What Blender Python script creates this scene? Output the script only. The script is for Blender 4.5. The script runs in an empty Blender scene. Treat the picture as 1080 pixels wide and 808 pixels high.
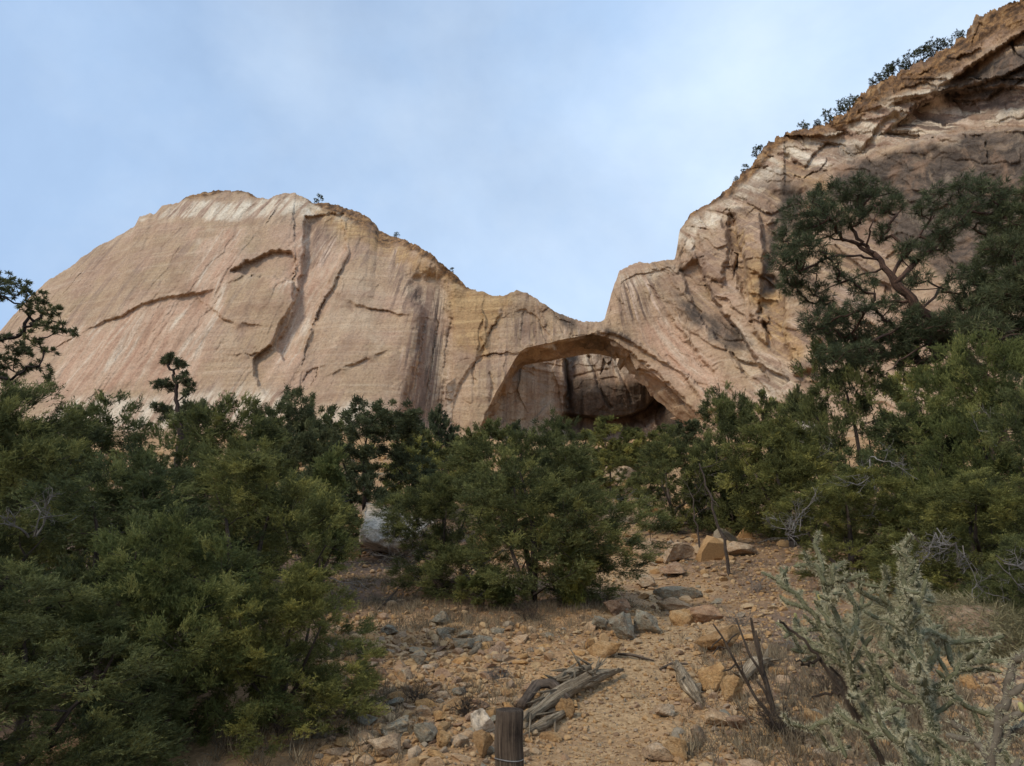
import bpy, bmesh, math, random
import numpy as np
from mathutils import Vector, Matrix

random.seed(7)
RS = np.random.RandomState(11)
C = bpy.context.scene.collection
scene = bpy.context.scene
R = math.radians

# ------------------------------------------------------------------ camera model
F, U0, V0 = 620.0, 540.0, 404.0          # focal length and centre in photo pixels
PITCH = R(20.0)
EYE = 1.6
cP, sP = math.cos(PITCH), math.sin(PITCH)

def ae(u, v):
    """pixel -> (lateral tangent, elevation tangent) per metre of depth"""
    xc = (np.asarray(u, float) - U0) / F
    yc = (V0 - np.asarray(v, float)) / F
    fw = cP - yc * sP
    return xc / fw, (sP + yc * cP) / fw

def uv(a, e):
    # inverse of ae
    yc = (e * cP - sP) / (cP + e * sP)
    fw = cP - yc * sP
    return U0 + a * fw * F, V0 - yc * F

def P(u, v, Y):
    a, e = ae(u, v)
    return np.array([float(a) * Y, Y, EYE + float(e) * Y])

# ------------------------------------------------------------------ noise
def _hash(ix, iy, iz, seed):
    u = np.uint32
    h = (ix.astype(u) * u(73856093)) ^ (iy.astype(u) * u(19349663)) ^ (iz.astype(u) * u(83492791)) ^ u((seed * 668265263) & 0xffffffff)
    h = (h ^ (h >> u(15))) * u(2246822519)
    h = (h ^ (h >> u(13))) * u(3266489917)
    h = h ^ (h >> u(16))
    return h.astype(np.float64) * (1.0 / 4294967295.0)

def vnoise(p, seed=0):
    p = np.asarray(p, float)
    f = np.floor(p)
    i = f.astype(np.int64)
    t = p - f
    t = t * t * t * (t * (t * 6 - 15) + 10)
    out = 0
    for dx in (0, 1):
        wx = t[:, 0] if dx else 1 - t[:, 0]
        for dy in (0, 1):
            wy = t[:, 1] if dy else 1 - t[:, 1]
            for dz in (0, 1):
                wz = t[:, 2] if dz else 1 - t[:, 2]
                out = out + wx * wy * wz * _hash(i[:, 0] + dx, i[:, 1] + dy, i[:, 2] + dz, seed)
    return out * 2 - 1

def fbm(p, octv=4, seed=0, gain=0.5, lac=2.03):
    p = np.asarray(p, float)
    s, a, n = 0, 1.0, 0
    for k in range(octv):
        s = s + a * vnoise(p * lac ** k + 17.3 * k, seed + k)
        n += a
        a *= gain
    return s / n

def facets(p, seed=0, tilt=0.6):
    """blocky fracture: each irregular cell is an offset, tilted plane"""
    p = np.asarray(p, float); f = np.floor(p).astype(np.int64)
    best = np.full(len(p), 1e9); val = np.zeros(len(p))
    for dx in (-1, 0, 1):
        for dy in (-1, 0, 1):
            for dz in (-1, 0, 1):
                c = f + [dx, dy, dz]
                h1 = _hash(c[:, 0], c[:, 1], c[:, 2], seed); h2 = _hash(c[:, 0], c[:, 1], c[:, 2], seed + 1); h3 = _hash(c[:, 0], c[:, 1], c[:, 2], seed + 2)
                d = p - c - np.stack([h1, h2, h3], -1)
                q = (d * d).sum(1); m = q < best
                best[m] = q[m]
                g = tilt * ((h2[m] - .5) * d[m, 0] + (h3[m] - .5) * d[m, 2] * 1.4 + (h1[m] - .5) * d[m, 1])
                val[m] = (h1[m] * 7.13 + h3[m] * 3.7) % 1.0 - 0.5 + g * 2
    return val

def sst(x, a, b):
    t = np.clip((x - a) / (b - a), 0, 1)
    return t * t * (3 - 2 * t)

# ------------------------------------------------------------------ object helpers
def tag(o, label=None, cat=None, group=None, kind=None):
    if label: o['label'] = label
    if cat: o['category'] = cat
    if group: o['group'] = group
    if kind: o['kind'] = kind
    return o

def empty(name, loc, rz=0.0):
    o = bpy.data.objects.new(name, None)
    o.empty_display_size = 0.2
    C.objects.link(o)
    o.location = loc
    o.rotation_euler = (0, 0, rz)
    return o

def mesh(name, V, quads=None, tris=None, mat=None, smooth=True, attrs=None):
    me = bpy.data.meshes.new(name)
    V = np.ascontiguousarray(V, dtype=np.float32)
    me.vertices.add(len(V))
    me.vertices.foreach_set('co', V.ravel())
    loops, starts, n = [], [], 0
    if quads is not None and len(quads):
        q = np.asarray(quads, np.int32)
        loops.append(q.ravel()); starts.append(np.arange(len(q)) * 4); n = len(q) * 4
    if tris is not None and len(tris):
        t = np.asarray(tris, np.int32)
        loops.append(t.ravel()); starts.append(n + np.arange(len(t)) * 3)
    loops = np.concatenate(loops).astype(np.int32)
    starts = np.concatenate(starts).astype(np.int32)
    me.loops.add(len(loops)); me.loops.foreach_set('vertex_index', loops)
    me.polygons.add(len(starts)); me.polygons.foreach_set('loop_start', starts)
    me.update(calc_edges=True)
    me.polygons.foreach_set('use_smooth', np.full(len(starts), bool(smooth)))
    if attrs:
        for k, a in attrs.items():
            a = np.asarray(a, np.float32)
            if a.ndim == 1:
                at = me.attributes.new(k, 'FLOAT', 'POINT'); at.data.foreach_set('value', a)
            else:
                at = me.attributes.new(k, 'FLOAT_VECTOR', 'POINT'); at.data.foreach_set('vector', a.ravel())
    if mat: me.materials.append(mat)
    return me

def obj(name, me, parent=None):
    o = bpy.data.objects.new(name, me)
    C.objects.link(o)
    if parent is not None: o.parent = parent
    return o

def copy_tree(o, parent=None):
    c = o.copy(); C.objects.link(c)
    if parent is not None: c.parent = parent
    for ch in list(o.children): copy_tree(ch, c)
    return c

class Buf:
    """collects tubes and pieces into one mesh"""
    def __init__(s): s.V, s.Q, s.T, s.A, s.n = [], [], [], [], 0
    def add(s, V, Q=None, T=None, A=None):
        V = np.asarray(V, float)
        s.V.append(V)
        if Q is not None and len(Q): s.Q.append(np.asarray(Q) + s.n)
        if T is not None and len(T): s.T.append(np.asarray(T) + s.n)
        s.A.append(np.zeros((len(V), 3)) if A is None else A)
        s.n += len(V)
    def tube(s, pts, rad, sides=6, cap=True, groove=0.0, seed=0):
        pts = np.asarray(pts, float); k = len(pts)
        rad = np.broadcast_to(np.asarray(rad, float), (k,))
        tg = np.gradient(pts, axis=0)
        tg /= np.linalg.norm(tg, axis=1)[:, None] + 1e-9
        ref = np.array([0.31, 0.17, 0.93]) if abs(tg[0, 2]) < 0.9 else np.array([1.0, 0.1, 0])
        n1 = np.cross(tg, ref); n1 /= np.linalg.norm(n1, axis=1)[:, None] + 1e-9
        n2 = np.cross(tg, n1)
        th = np.arange(sides) * 2 * math.pi / sides
        ln = np.concatenate([[0], np.cumsum(np.linalg.norm(np.diff(pts, axis=0), axis=1))])
        rr = np.repeat(rad[:, None], sides, 1)
        if groove > 0:
            q = np.stack([np.repeat(np.cos(th)[None] * 1.3, k, 0), np.repeat(np.sin(th)[None] * 1.3, k, 0),
                          np.repeat(ln[:, None] * 3.2, sides, 1)], -1).reshape(-1, 3)
            rr = rr * (1 + groove * (fbm(q, 4, seed, 0.75)).reshape(k, sides) * 1.6)
        V = pts[:, None, :] + rr[..., None] * (np.cos(th)[None, :, None] * n1[:, None, :] + np.sin(th)[None, :, None] * n2[:, None, :])
        V = V.reshape(-1, 3)
        i = np.arange(k - 1)[:, None] * sides; j = np.arange(sides)[None]; j2 = (j + 1) % sides
        Q = np.stack([i + j, i + j2, i + sides + j2, i + sides + j], -1).reshape(-1, 4)
        A = np.stack([np.tile(np.cos(th), k), np.tile(np.sin(th), k), np.repeat(ln, sides)], -1)
        T = None
        if cap:
            V = np.vstack([V, pts[:1], pts[-1:]])
            A = np.vstack([A, [[0, 0, 0]], [[0, 0, ln[-1]]]])
            jj = np.arange(sides)
            T = np.vstack([np.stack([np.full(sides, k * sides), (jj + 1) % sides, jj], -1),
                           np.stack([np.full(sides, k * sides + 1), (k - 1) * sides + jj, (k - 1) * sides + (jj + 1) % sides], -1)])
        s.add(V, Q, T, A)
    def mesh(s, name, mat, smooth=True):
        return mesh(name, np.vstack(s.V), np.vstack(s.Q) if s.Q else None, np.vstack(s.T) if s.T else None, mat, smooth,
                    {'grain': np.vstack(s.A)})

# ------------------------------------------------------------------ materials
class NT:
    def __init__(s, name):
        s.m = bpy.data.materials.new(name); s.m.use_nodes = True
        s.t = s.m.node_tree; s.t.nodes.clear()
        s.out = s.n('ShaderNodeOutputMaterial')
        s.b = s.n('ShaderNodeBsdfPrincipled')
        s.b.inputs['Specular IOR Level'].default_value = 0.2
        s.b.inputs['Roughness'].default_value = 0.9
        s.l(s.b.outputs[0], s.out.inputs[0])
    def n(s, ty, **kw):
        nd = s.t.nodes.new(ty)
        for k, v in kw.items(): setattr(nd, k, v)
        return nd
    def l(s, a, b): s.t.links.new(a, b)
    def sock(s, x, inp):
        if hasattr(x, 'is_linked') or hasattr(x, 'links'): s.l(x, inp)
        else: inp.default_value = x
    def noise(s, vec, scale, detail=4, rough=0.55, dist=0.0):
        nd = s.n('ShaderNodeTexNoise'); nd.inputs['Scale'].default_value = scale
        nd.inputs['Detail'].default_value = detail; nd.inputs['Roughness'].default_value = rough
        nd.inputs['Distortion'].default_value = dist
        s.l(vec, nd.inputs['Vector']); return nd.outputs[0]
    def vmul(s, vec, k):
        nd = s.n('ShaderNodeVectorMath', operation='MULTIPLY'); s.l(vec, nd.inputs[0]); nd.inputs[1].default_value = k
        return nd.outputs[0]
    def vadd(s, a, b):
        nd = s.n('ShaderNodeVectorMath', operation='ADD'); s.l(a, nd.inputs[0]); s.l(b, nd.inputs[1]); return nd.outputs[0]
    def ramp(s, x, stops):
        nd = s.n('ShaderNodeValToRGB'); s.l(x, nd.inputs[0])
        el = nd.color_ramp.elements
        while len(el) < len(stops): el.new(0.5)
        for e, (p, c) in zip(el, stops):
            e.position = p; e.color = (c[0], c[1], c[2], 1) if hasattr(c, '__len__') else (c, c, c, 1)
        return nd.outputs[0]
    def mix(s, fac, a, b, mode='MIX'):
        nd = s.n('ShaderNodeMix', data_type='RGBA', blend_type=mode)
        s.sock(fac, nd.inputs[0])
        for x, k in ((a, 6), (b, 7)):
            if isinstance(x, tuple): nd.inputs[k].default_value = (*x[:3], 1)
            else: s.l(x, nd.inputs[k])
        return nd.outputs[2]
    def math(s, op, a, b=0.0, clamp=False):
        nd = s.n('ShaderNodeMath', operation=op, use_clamp=clamp)
        s.sock(a, nd.inputs[0]); s.sock(b, nd.inputs[1]); return nd.outputs[0]
    def pos(s): return s.n('ShaderNodeNewGeometry').outputs['Position']
    def oco(s): return s.n('ShaderNodeTexCoord').outputs['Object']
    def att(s, name, o='Fac'): 
        nd = s.n('ShaderNodeAttribute', attribute_name=name); return nd.outputs[o]
    def rnd(s): return s.n('ShaderNodeObjectInfo').outputs['Random']
    def bump(s, h, dist, strength=1.0, prev=None):
        nd = s.n('ShaderNodeBump'); nd.inputs['Distance'].default_value = dist; nd.inputs['Strength'].default_value = strength
        s.l(h, nd.inputs['Height'])
        if prev is not None: s.l(prev, nd.inputs['Normal'])
        return nd.outputs[0]
    def done(s, col, nrm=None):
        s.sock(col, s.b.inputs['Base Color']) if not isinstance(col, tuple) else setattr(s.b.inputs['Base Color'], 'default_value', (*col, 1))
        if nrm is not None: s.l(nrm, s.b.inputs['Normal'])
        return s.m

def mat_cliff():
    t = NT('sandstone'); p = t.pos(); pf = t.att('fall', 'Vector')
    warp = t.vadd(p, t.vmul(t.n('ShaderNodeTexNoise').outputs[1], (0, 0, 0)))
    big = t.noise(p, 0.035, 5, 0.6)
    base = t.ramp(big, [(0.30, (0.315, 0.200, 0.120)), (0.44, (0.42, 0.296, 0.182)), (0.55, (0.43, 0.292, 0.185)), (0.68, (0.52, 0.39, 0.265))])
    # pink wash
    pk = t.noise(t.vmul(p, (1, 1, 1.5)), 0.06, 4, 0.6)
    base = t.mix(t.ramp(pk, [(0.48, 0.0), (0.64, 0.6)]), base, (0.435, 0.282, 0.200))
    # bedding
    bed = t.noise(t.vmul(p, (0.035, 0.035, 0.9)), 1.0, 5, 0.65, 0.4)
    base = t.mix(t.ramp(bed, [(0.35, 0.3), (0.48, 0.0)]), base, (0.33, 0.205, 0.125))
    base = t.mix(t.ramp(bed, [(0.53, 0.0), (0.66, 0.4)]), base, (0.58, 0.44, 0.31))
    # vertical water streaks
    st = t.noise(t.vmul(pf, (0.55, 0.16, 0.022)), 1.0, 6, 0.62, 0.25)
    stm = t.math('MULTIPLY', t.ramp(st, [(0.50, 0.0), (0.62, 0.8)]), t.ramp(t.noise(p, 0.045, 3), [(0.40, 0.1), (0.62, 0.75)]))
    base = t.mix(stm, base, (0.225, 0.155, 0.12))
    st2 = t.noise(t.vadd(t.vmul(pf, (0.30, 0.08, 0.012)), t.vmul(p, (0.02, 0.0, 0.035))), 1.0, 6, 0.60, 0.9)
    z = t.att('zone', 'Vector'); sep = t.n('ShaderNodeSeparateXYZ'); t.l(z, sep.inputs[0])
    varn, cream, cap = sep.outputs[0], sep.outputs[1], sep.outputs[2]
    z2 = t.att('zone2', 'Vector'); sep2 = t.n('ShaderNodeSeparateXYZ'); t.l(z2, sep2.inputs[0])
    pinkz, streakz, ochre = sep2.outputs[0], sep2.outputs[1], sep2.outputs[2]
    # pale cream band with stripes
    cr = t.ramp(t.noise(t.vmul(pf, (0.40, 0.10, 0.030)), 1.0, 5, 0.6, 0.5), [(0.33, (0.20, 0.13, 0.095)), (0.42, (0.42, 0.285, 0.20)), (0.50, (0.60, 0.49, 0.36)), (0.64, (0.72, 0.62, 0.48))])
    base = t.mix(t.math('MULTIPLY', cream, 1.0), base, cr)
    pkc = t.ramp(st2, [(0.34, (0.42, 0.25, 0.165)), (0.46, (0.50, 0.325, 0.22)), (0.56, (0.54, 0.385, 0.27)), (0.66, (0.66, 0.54, 0.41))])
    base = t.mix(t.math('MULTIPLY', pinkz, 0.95), base, pkc)
    base = t.mix(t.math('MULTIPLY', ochre, 0.7), base, t.ramp(bed, [(0.4, (0.33, 0.19, 0.08)), (0.6, (0.50, 0.32, 0.14))]))
    # streaks under seeps
    s3a = t.noise(t.vmul(pf, (0.62, 0.16, 0.014)), 1.0, 5, 0.6, 0.3)
    s3b = t.noise(t.vmul(pf, (0.20, 0.06, 0.006)), 1.0, 5, 0.62, 0.3)
    s3 = t.math('MAXIMUM', t.ramp(s3a, [(0.47, 0.0), (0.54, 0.85)]), t.ramp(s3b, [(0.52, 0.0), (0.57, 0.95)]))
    pale = t.math('MULTIPLY', t.math('MULTIPLY', t.ramp(s3b, [(0.36, 0.9), (0.44, 0.0)]), streakz), 0.9)
    base = t.mix(pale, base, (0.62, 0.47, 0.36))
    base = t.mix(t.math('MULTIPLY', s3, streakz), base, t.ramp(st2, [(0.4, (0.13, 0.09, 0.07)), (0.6, (0.29, 0.19, 0.135))]))
    # desert varnish
    vn = t.noise(t.vmul(p, (1, 1, 0.35)), 0.22, 6, 0.68, 0.5)
    vm = t.math('MULTIPLY', varn, t.ramp(vn, [(0.32, 0.4), (0.46, 1.0)]))
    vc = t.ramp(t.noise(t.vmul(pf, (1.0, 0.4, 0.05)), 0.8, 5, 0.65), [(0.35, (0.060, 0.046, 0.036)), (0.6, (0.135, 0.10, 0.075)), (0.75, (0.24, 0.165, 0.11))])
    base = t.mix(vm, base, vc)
    # cap
    cc = t.ramp(t.noise(p, 0.5, 6, 0.7), [(0.36, (0.055, 0.035, 0.022)), (0.48, (0.15, 0.083, 0.042)), (0.58, (0.30, 0.165, 0.07)), (0.70, (0.38, 0.25, 0.13))])
    base = t.mix(cap, base, cc)
    # fine mottling
    fm = t.noise(p, 1.7, 8, 0.7)
    base = t.mix(0.8, base, t.ramp(fm, [(0.32, 0.58), (0.5, 1.0), (0.7, 1.22)]), 'MULTIPLY')
    # patina: irregular brown weathering and pale spalls
    pat = t.noise(t.vmul(p, (1, 1, 0.6)), 0.16, 7, 0.68, 0.6)
    base = t.mix(t.ramp(pat, [(0.53, 0.0), (0.64, 0.55)]), base, (0.29, 0.18, 0.115))
    base = t.mix(t.ramp(pat, [(0.30, 0.35), (0.42, 0.0)]), base, (0.60, 0.47, 0.33))
    wn_ = t.n('ShaderNodeTexNoise'); wn_.inputs['Scale'].default_value = 0.5; wn_.inputs['Detail'].default_value = 3; t.l(p, wn_.inputs['Vector'])
    pw = t.vadd(pf, t.vmul(wn_.outputs['Color'], (2.2, 2.2, 2.2)))
    def cells(sc, vec, feat='F1'):
        v = t.n('ShaderNodeTexVoronoi', feature=feat); v.inputs['Scale'].default_value = sc; t.l(t.vmul(pw, vec), v.inputs['Vector']); return v
    spall = t.n('ShaderNodeSeparateColor'); t.l(cells(0.34, (1, .6, 0.30)).outputs['Color'], spall.inputs[0])
    spall2 = t.n('ShaderNodeSeparateColor'); t.l(cells(1.0, (1, .7, 0.45)).outputs['Color'], spall2.inputs[0])
    msk = t.ramp(t.noise(p, 0.10, 4, 0.6), [(0.42, 0.15), (0.60, 1.0)])
    hgt = t.math('MULTIPLY', t.math('ADD', t.math('MULTIPLY', spall.outputs[0], 0.55), t.math('MULTIPLY', spall2.outputs[0], 0.25)), msk)
    base = t.mix(t.math('MULTIPLY', msk, 0.38), base, t.ramp(spall.outputs[1], [(0.0, 0.70), (0.5, 1.0), (1.0, 1.22)]), 'MULTIPLY')
    b0 = t.bump(hgt, 0.9, 0.55)
    b1 = t.bump(t.noise(t.vmul(p, (1, 1, 1.6)), 0.8, 9, 0.70), 0.5, 0.6, b0)
    b2 = t.bump(bed, 0.5, 0.35, b1)
    b3 = t.bump(st, 0.4, 0.25, b2)
    return t.done(base, b3)

def mat_ground():
    t = NT('sandy_soil'); p = t.pos()
    n1 = t.noise(p, 0.7, 6, 0.6); n2 = t.noise(p, 9.0, 5, 0.65)
    base = t.ramp(n1, [(0.32, (0.29, 0.165, 0.08)), (0.5, (0.42, 0.25, 0.12)), (0.68, (0.50, 0.325, 0.165))])
    sep = t.n('ShaderNodeSeparateXYZ'); t.l(t.att('zone', 'Vector'), sep.inputs[0])
    base = t.mix(sep.outputs[0], base, t.ramp(n2, [(0.35, (0.33, 0.205, 0.10)), (0.65, (0.45, 0.30, 0.16))]))   # worn path
    base = t.mix(sep.outputs[1], base, t.ramp(n2, [(0.35, (0.115, 0.07, 0.045)), (0.65, (0.24, 0.155, 0.10))]))  # leaf litter
    vo = t.n('ShaderNodeTexVoronoi'); vo.inputs['Scale'].default_value = 24; t.l(p, vo.inputs['Vector'])
    hs = t.n('ShaderNodeSeparateColor'); t.l(vo.outputs['Color'], hs.inputs[0])
    base = t.mix(0.55, base, t.ramp(hs.outputs[0], [(0.0, 0.6), (0.5, 1.0), (1.0, 1.35)]), 'MULTIPLY')
    base = t.mix(0.6, base, t.ramp(t.noise(p, 40, 4, 0.7), [(0.3, 0.6), (0.7, 1.3)]), 'MULTIPLY')
    b = t.bump(vo.outputs['Distance'], 0.02, -0.7)
    b = t.bump(t.noise(p, 22, 6, 0.7), 0.03, 0.8, b)
    return t.done(base, b)

def mat_rock(name, cols, lichen=0.0, scale=1.0, lc=(0.30, 0.31, 0.25)):
    t = NT(name); p = t.pos(); r = t.rnd()
    q = t.vmul(p, (1, 1, 1.4))
    base = t.ramp(t.noise(q, 6.0 * scale, 6, 0.65), [(0.34, cols[0]), (0.5, cols[1]), (0.66, cols[2])])
    base = t.mix(0.8, base, t.ramp(r, [(0, (0.66, 0.62, 0.60)), (0.5, (1, 1, 1)), (1, (1.25, 1.15, 1.0))]), 'MULTIPLY')
    if lichen > 0:
        base = t.mix(t.ramp(t.noise(q, 11 * scale, 6, 0.7, 0.3), [(0.62 - 0.3 * lichen, 0.0), (0.70 - 0.26 * lichen, 0.85)]), base, lc)
        base = t.mix(t.ramp(t.noise(q, 17 * scale, 5, 0.7), [(0.60, 0.0), (0.68, 0.8)]), base, (0.06, 0.05, 0.04))
    base = t.mix(0.8, base, t.ramp(t.noise(q, 45 * scale, 6, 0.75), [(0.32, 0.45), (0.5, 1), (0.7, 1.35)]), 'MULTIPLY')
    b = t.bump(t.noise(q, 16 * scale, 8, 0.72), 0.05, 0.9)
    return t.done(base, b)

def mat_pebble():
    t = NT('pebble_stone'); a = t.att('tint')
    base = t.ramp(a, [(0.0, (0.21, 0.13, 0.075)), (0.25, (0.38, 0.22, 0.095)), (0.5, (0.40, 0.255, 0.125)), (0.75, (0.42, 0.29, 0.16)), (0.9, (0.30, 0.19, 0.115)), (1.0, (0.26, 0.21, 0.145))])
    p = t.pos()
    base = t.mix(0.7, base, t.ramp(t.noise(p, 30, 5, 0.7), [(0.32, 0.6), (0.5, 1), (0.7, 1.25)]), 'MULTIPLY')
    return t.done(base, t.bump(t.noise(p, 40, 5, 0.7), 0.02, 0.6))

def mat_leaf(name, dark, lite, tip, trans=0.30):
    t = NT(name); a = t.att('tint'); r = t.rnd()
    base = t.ramp(a, [(0.0, dark), (0.55, lite), (0.92, tip), (1.0, tip)])
    base = t.mix(0.7, base, t.ramp(r, [(0, (0.62, 0.70, 0.76)), (0.5, (1.02, 1, 0.96)), (1, (1.55, 1.38, 1.0))]), 'MULTIPLY')
    t.b.inputs['Roughness'].default_value = 0.75
    t.done(base)
    tr = t.n('ShaderNodeBsdfTranslucent'); t.l(base, tr.inputs[0])
    mx = t.n('ShaderNodeMixShader'); mx.inputs[0].default_value = trans
    t.l(t.b.outputs[0], mx.inputs[1]); t.l(tr.outputs[0], mx.inputs[2]); t.l(mx.outputs[0], t.out.inputs[0])
    return t.m

def mat_wood(name, a, b, c, k=9.0, bumpd=0.03):
    t = NT(name)
    g = t.att('grain', 'Vector')
    n0 = t.noise(t.vmul(g, (k * 0.16, k * 0.16, 1.6)), 1.3, 5, 0.7, 1.2)
    n1 = t.noise(t.vmul(g, (k * 0.75, k * 0.75, 1.1)), 1.3, 6, 0.72, 0.9)
    n = t.math('ADD', t.math('MULTIPLY', n0, 0.55), t.math('MULTIPLY', n1, 0.45))
    n2 = t.noise(t.pos(), 11.0, 6, 0.68)
    base = t.ramp(n, [(0.38, a), (0.50, b), (0.62, c)])
    base = t.mix(0.75, base, t.ramp(n2, [(0.32, 0.45), (0.5, 1.0), (0.7, 1.3)]), 'MULTIPLY')
    return t.done(base, t.bump(n, bumpd, 0.9))

def mat_plain(name, c0, c1, sc=8.0, rough=0.9):
    t = NT(name); p = t.oco(); t.b.inputs['Roughness'].default_value = rough
    return t.done(t.ramp(t.noise(p, sc, 4, 0.6), [(0.35, c0), (0.65, c1)]))

M = dict(
    cliff=mat_cliff(), ground=mat_ground(), pebble=mat_pebble(),
    r_ochre=mat_rock('ochre_sandstone', [(0.30, 0.165, 0.07), (0.43, 0.255, 0.11), (0.50, 0.33, 0.17)], 0.0),
    r_tan=mat_rock('tan_sandstone', [(0.31, 0.20, 0.12), (0.44, 0.30, 0.18), (0.52, 0.39, 0.26)], 0.1),
    r_red=mat_rock('reddish_sandstone', [(0.20, 0.12, 0.075), (0.31, 0.195, 0.12), (0.41, 0.275, 0.175)], 0.1),
    r_grey=mat_rock('lichen_grey_stone', [(0.16, 0.125, 0.085), (0.26, 0.205, 0.14), (0.40, 0.28, 0.16)], 0.55, 1.0, (0.275, 0.25, 0.185)),
    r_pale=mat_rock('pale_sandstone', [(0.34, 0.27, 0.20), (0.48, 0.40, 0.31), (0.56, 0.49, 0.40)], 0.25, 0.2, (0.24, 0.21, 0.17)),
    juniper=mat_leaf('juniper_leaf', (0.054, 0.060, 0.024), (0.145, 0.155, 0.055), (0.27, 0.26, 0.085)),
    juniper_y=mat_leaf('bright_juniper_leaf', (0.070, 0.080, 0.026), (0.170, 0.182, 0.054), (0.30, 0.28, 0.085)),
    pinyon=mat_leaf('pinyon_needle', (0.048, 0.054, 0.028), (0.105, 0.116, 0.054), (0.18, 0.18, 0.080)),
    pondo=mat_leaf('ponderosa_needle', (0.054, 0.062, 0.030), (0.118, 0.130, 0.060), (0.195, 0.195, 0.088)),
    bark=mat_wood('juniper_bark', (0.035, 0.026, 0.020), (0.075, 0.055, 0.042), (0.14, 0.105, 0.08)),
    bark_d=mat_wood('dark_bark', (0.018, 0.013, 0.011), (0.040, 0.028, 0.022), (0.085, 0.055, 0.042)),
    bark_p=mat_wood('ponderosa_bark', (0.030, 0.020, 0.016), (0.085, 0.050, 0.036), (0.17, 0.095, 0.065)),
    dead=mat_wood('bleached_twig', (0.13, 0.11, 0.095), (0.25, 0.22, 0.19), (0.38, 0.34, 0.30)),
    log=mat_wood('weathered_wood', (0.06, 0.04, 0.024), (0.34, 0.25, 0.155), (0.62, 0.50, 0.34), 14, 0.06),
    logd=mat_wood('dark_weathered_wood', (0.035, 0.026, 0.02), (0.12, 0.085, 0.06), (0.22, 0.165, 0.12), 9, 0.04),
    post=mat_wood('grey_post_wood', (0.018, 0.012, 0.009), (0.095, 0.066, 0.044), (0.20, 0.15, 0.105), 16, 0.03),
    wire=mat_plain('dull_wire', (0.12, 0.11, 0.10), (0.24, 0.23, 0.21), 30, 0.6),
    cane=mat_plain('cactus_skin', (0.085, 0.085, 0.045), (0.165, 0.160, 0.088), 14),
    cane_b=mat_plain('brown_cactus_skin', (0.085, 0.065, 0.045), (0.17, 0.14, 0.10), 14),
    spine=mat_plain('cactus_spine', (0.34, 0.305, 0.19), (0.52, 0.47, 0.305), 10),
    fruit=mat_plain('cactus_fruit', (0.34, 0.29, 0.10), (0.42, 0.37, 0.15), 10),
    deadcane=mat_wood('dead_cane_wood', (0.026, 0.019, 0.014), (0.085, 0.060, 0.042), (0.18, 0.135, 0.095)),
    straw=mat_leaf('dry_grass', (0.12, 0.085, 0.055), (0.23, 0.17, 0.105), (0.36, 0.28, 0.17), 0.2),
    greyg=mat_leaf('grey_green_grass', (0.10, 0.095, 0.06), (0.19, 0.18, 0.115), (0.30, 0.27, 0.18), 0.2),
)

# ------------------------------------------------------------------ terrain
PATH = np.array([P(u, v, Y)[:2] for u, v, Y in ((610, 830, 4.6), (640, 780, 5.4), (655, 735, 6.8), (690, 700, 8.3), (705, 660, 11), (690, 630, 14), (675, 600, 18.5), (668, 575, 23), (660, 560, 27), (640, 540, 34))])

def pdist(x, y, poly):
    d = np.full(np.shape(x), 1e9)
    for (ax, ay), (bx, by) in zip(poly[:-1], poly[1:]):
        L = (bx - ax) ** 2 + (by - ay) ** 2
        t = np.clip(((x - ax) * (bx - ax) + (y - ay) * (by - ay)) / L, 0, 1)
        d = np.minimum(d, np.hypot(x - ax - t * (bx - ax), y - ay - t * (by - ay)))
    return d

def terrain(x, y):
    x = np.asarray(x, float); y = np.asarray(y, float)
    yc = np.clip(y, 0, 26)
    z = 0.08 * yc + 0.004 * yc ** 2 + 0.288 * np.clip(y - 26, 0, 126) + 0.05 * np.clip(y - 152, 0, 1e9) + 0.04 * np.clip(y, -1e9, 0)
    z = z + 0.045 * np.clip(x - 2.5, 0, 30) * sst(y, 2, 9) * (1 - sst(y, 60, 110))
    z = z + 0.02 * np.clip(-x - 5, 0, 60) * (1 - sst(y, 60, 110))
    sh = x.shape
    q = np.stack([x.ravel(), y.ravel(), np.zeros(x.size)], -1)
    z = z + (0.22 * fbm(q / 4.5, 3, 3)).reshape(sh) * sst(y, 1, 6)
    z = z + (0.05 * fbm(q / 0.7, 3, 9)).reshape(sh)
    z = z + (2.2 * fbm(q / 22, 3, 5)).reshape(sh) * sst(y, 26, 60)
    return z - 0.10 * np.exp(-(pdist(x, y, PATH) / 0.8) ** 2)

def tgrid(x, y):
    """height of the finished ground mesh (bilinear look-up)"""
    i = np.clip(np.searchsorted(xs, x) - 1, 0, len(xs) - 2); j = np.clip(np.searchsorted(ys, y) - 1, 0, len(ys) - 2)
    fx = (x - xs[i]) / (xs[i + 1] - xs[i]); fy = (y - ys[j]) / (ys[j + 1] - ys[j])
    return (Z[j, i] * (1 - fx) + Z[j, i + 1] * fx) * (1 - fy) + (Z[j + 1, i] * (1 - fx) + Z[j + 1, i + 1] * fx) * fy

def T(x, y): return float(tgrid(np.array([x]), np.array([y]))[0])

def ground_at(u, v):
    a, e = ae(u, v); a, e = float(a), float(e)
    Y = np.arange(2.0, 120, 0.02)
    f = tgrid(a * Y, Y) - (EYE + e * Y)
    k = np.argmax(f > 0)
    Yk = Y[k] if f[k] > 0 else 60.0
    return np.array([a * Yk, Yk, T(a * Yk, Yk)])

def grad_axis(lo, hi, c0, c1, step, grow):
    ax = list(np.arange(c0, c1, step)); s = step
    while ax[-1] < hi: s *= grow; ax.append(ax[-1] + s)
    s = step
    while ax[0] > lo: s *= grow; ax.insert(0, ax[0] - s)
    return np.array(ax)

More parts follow.
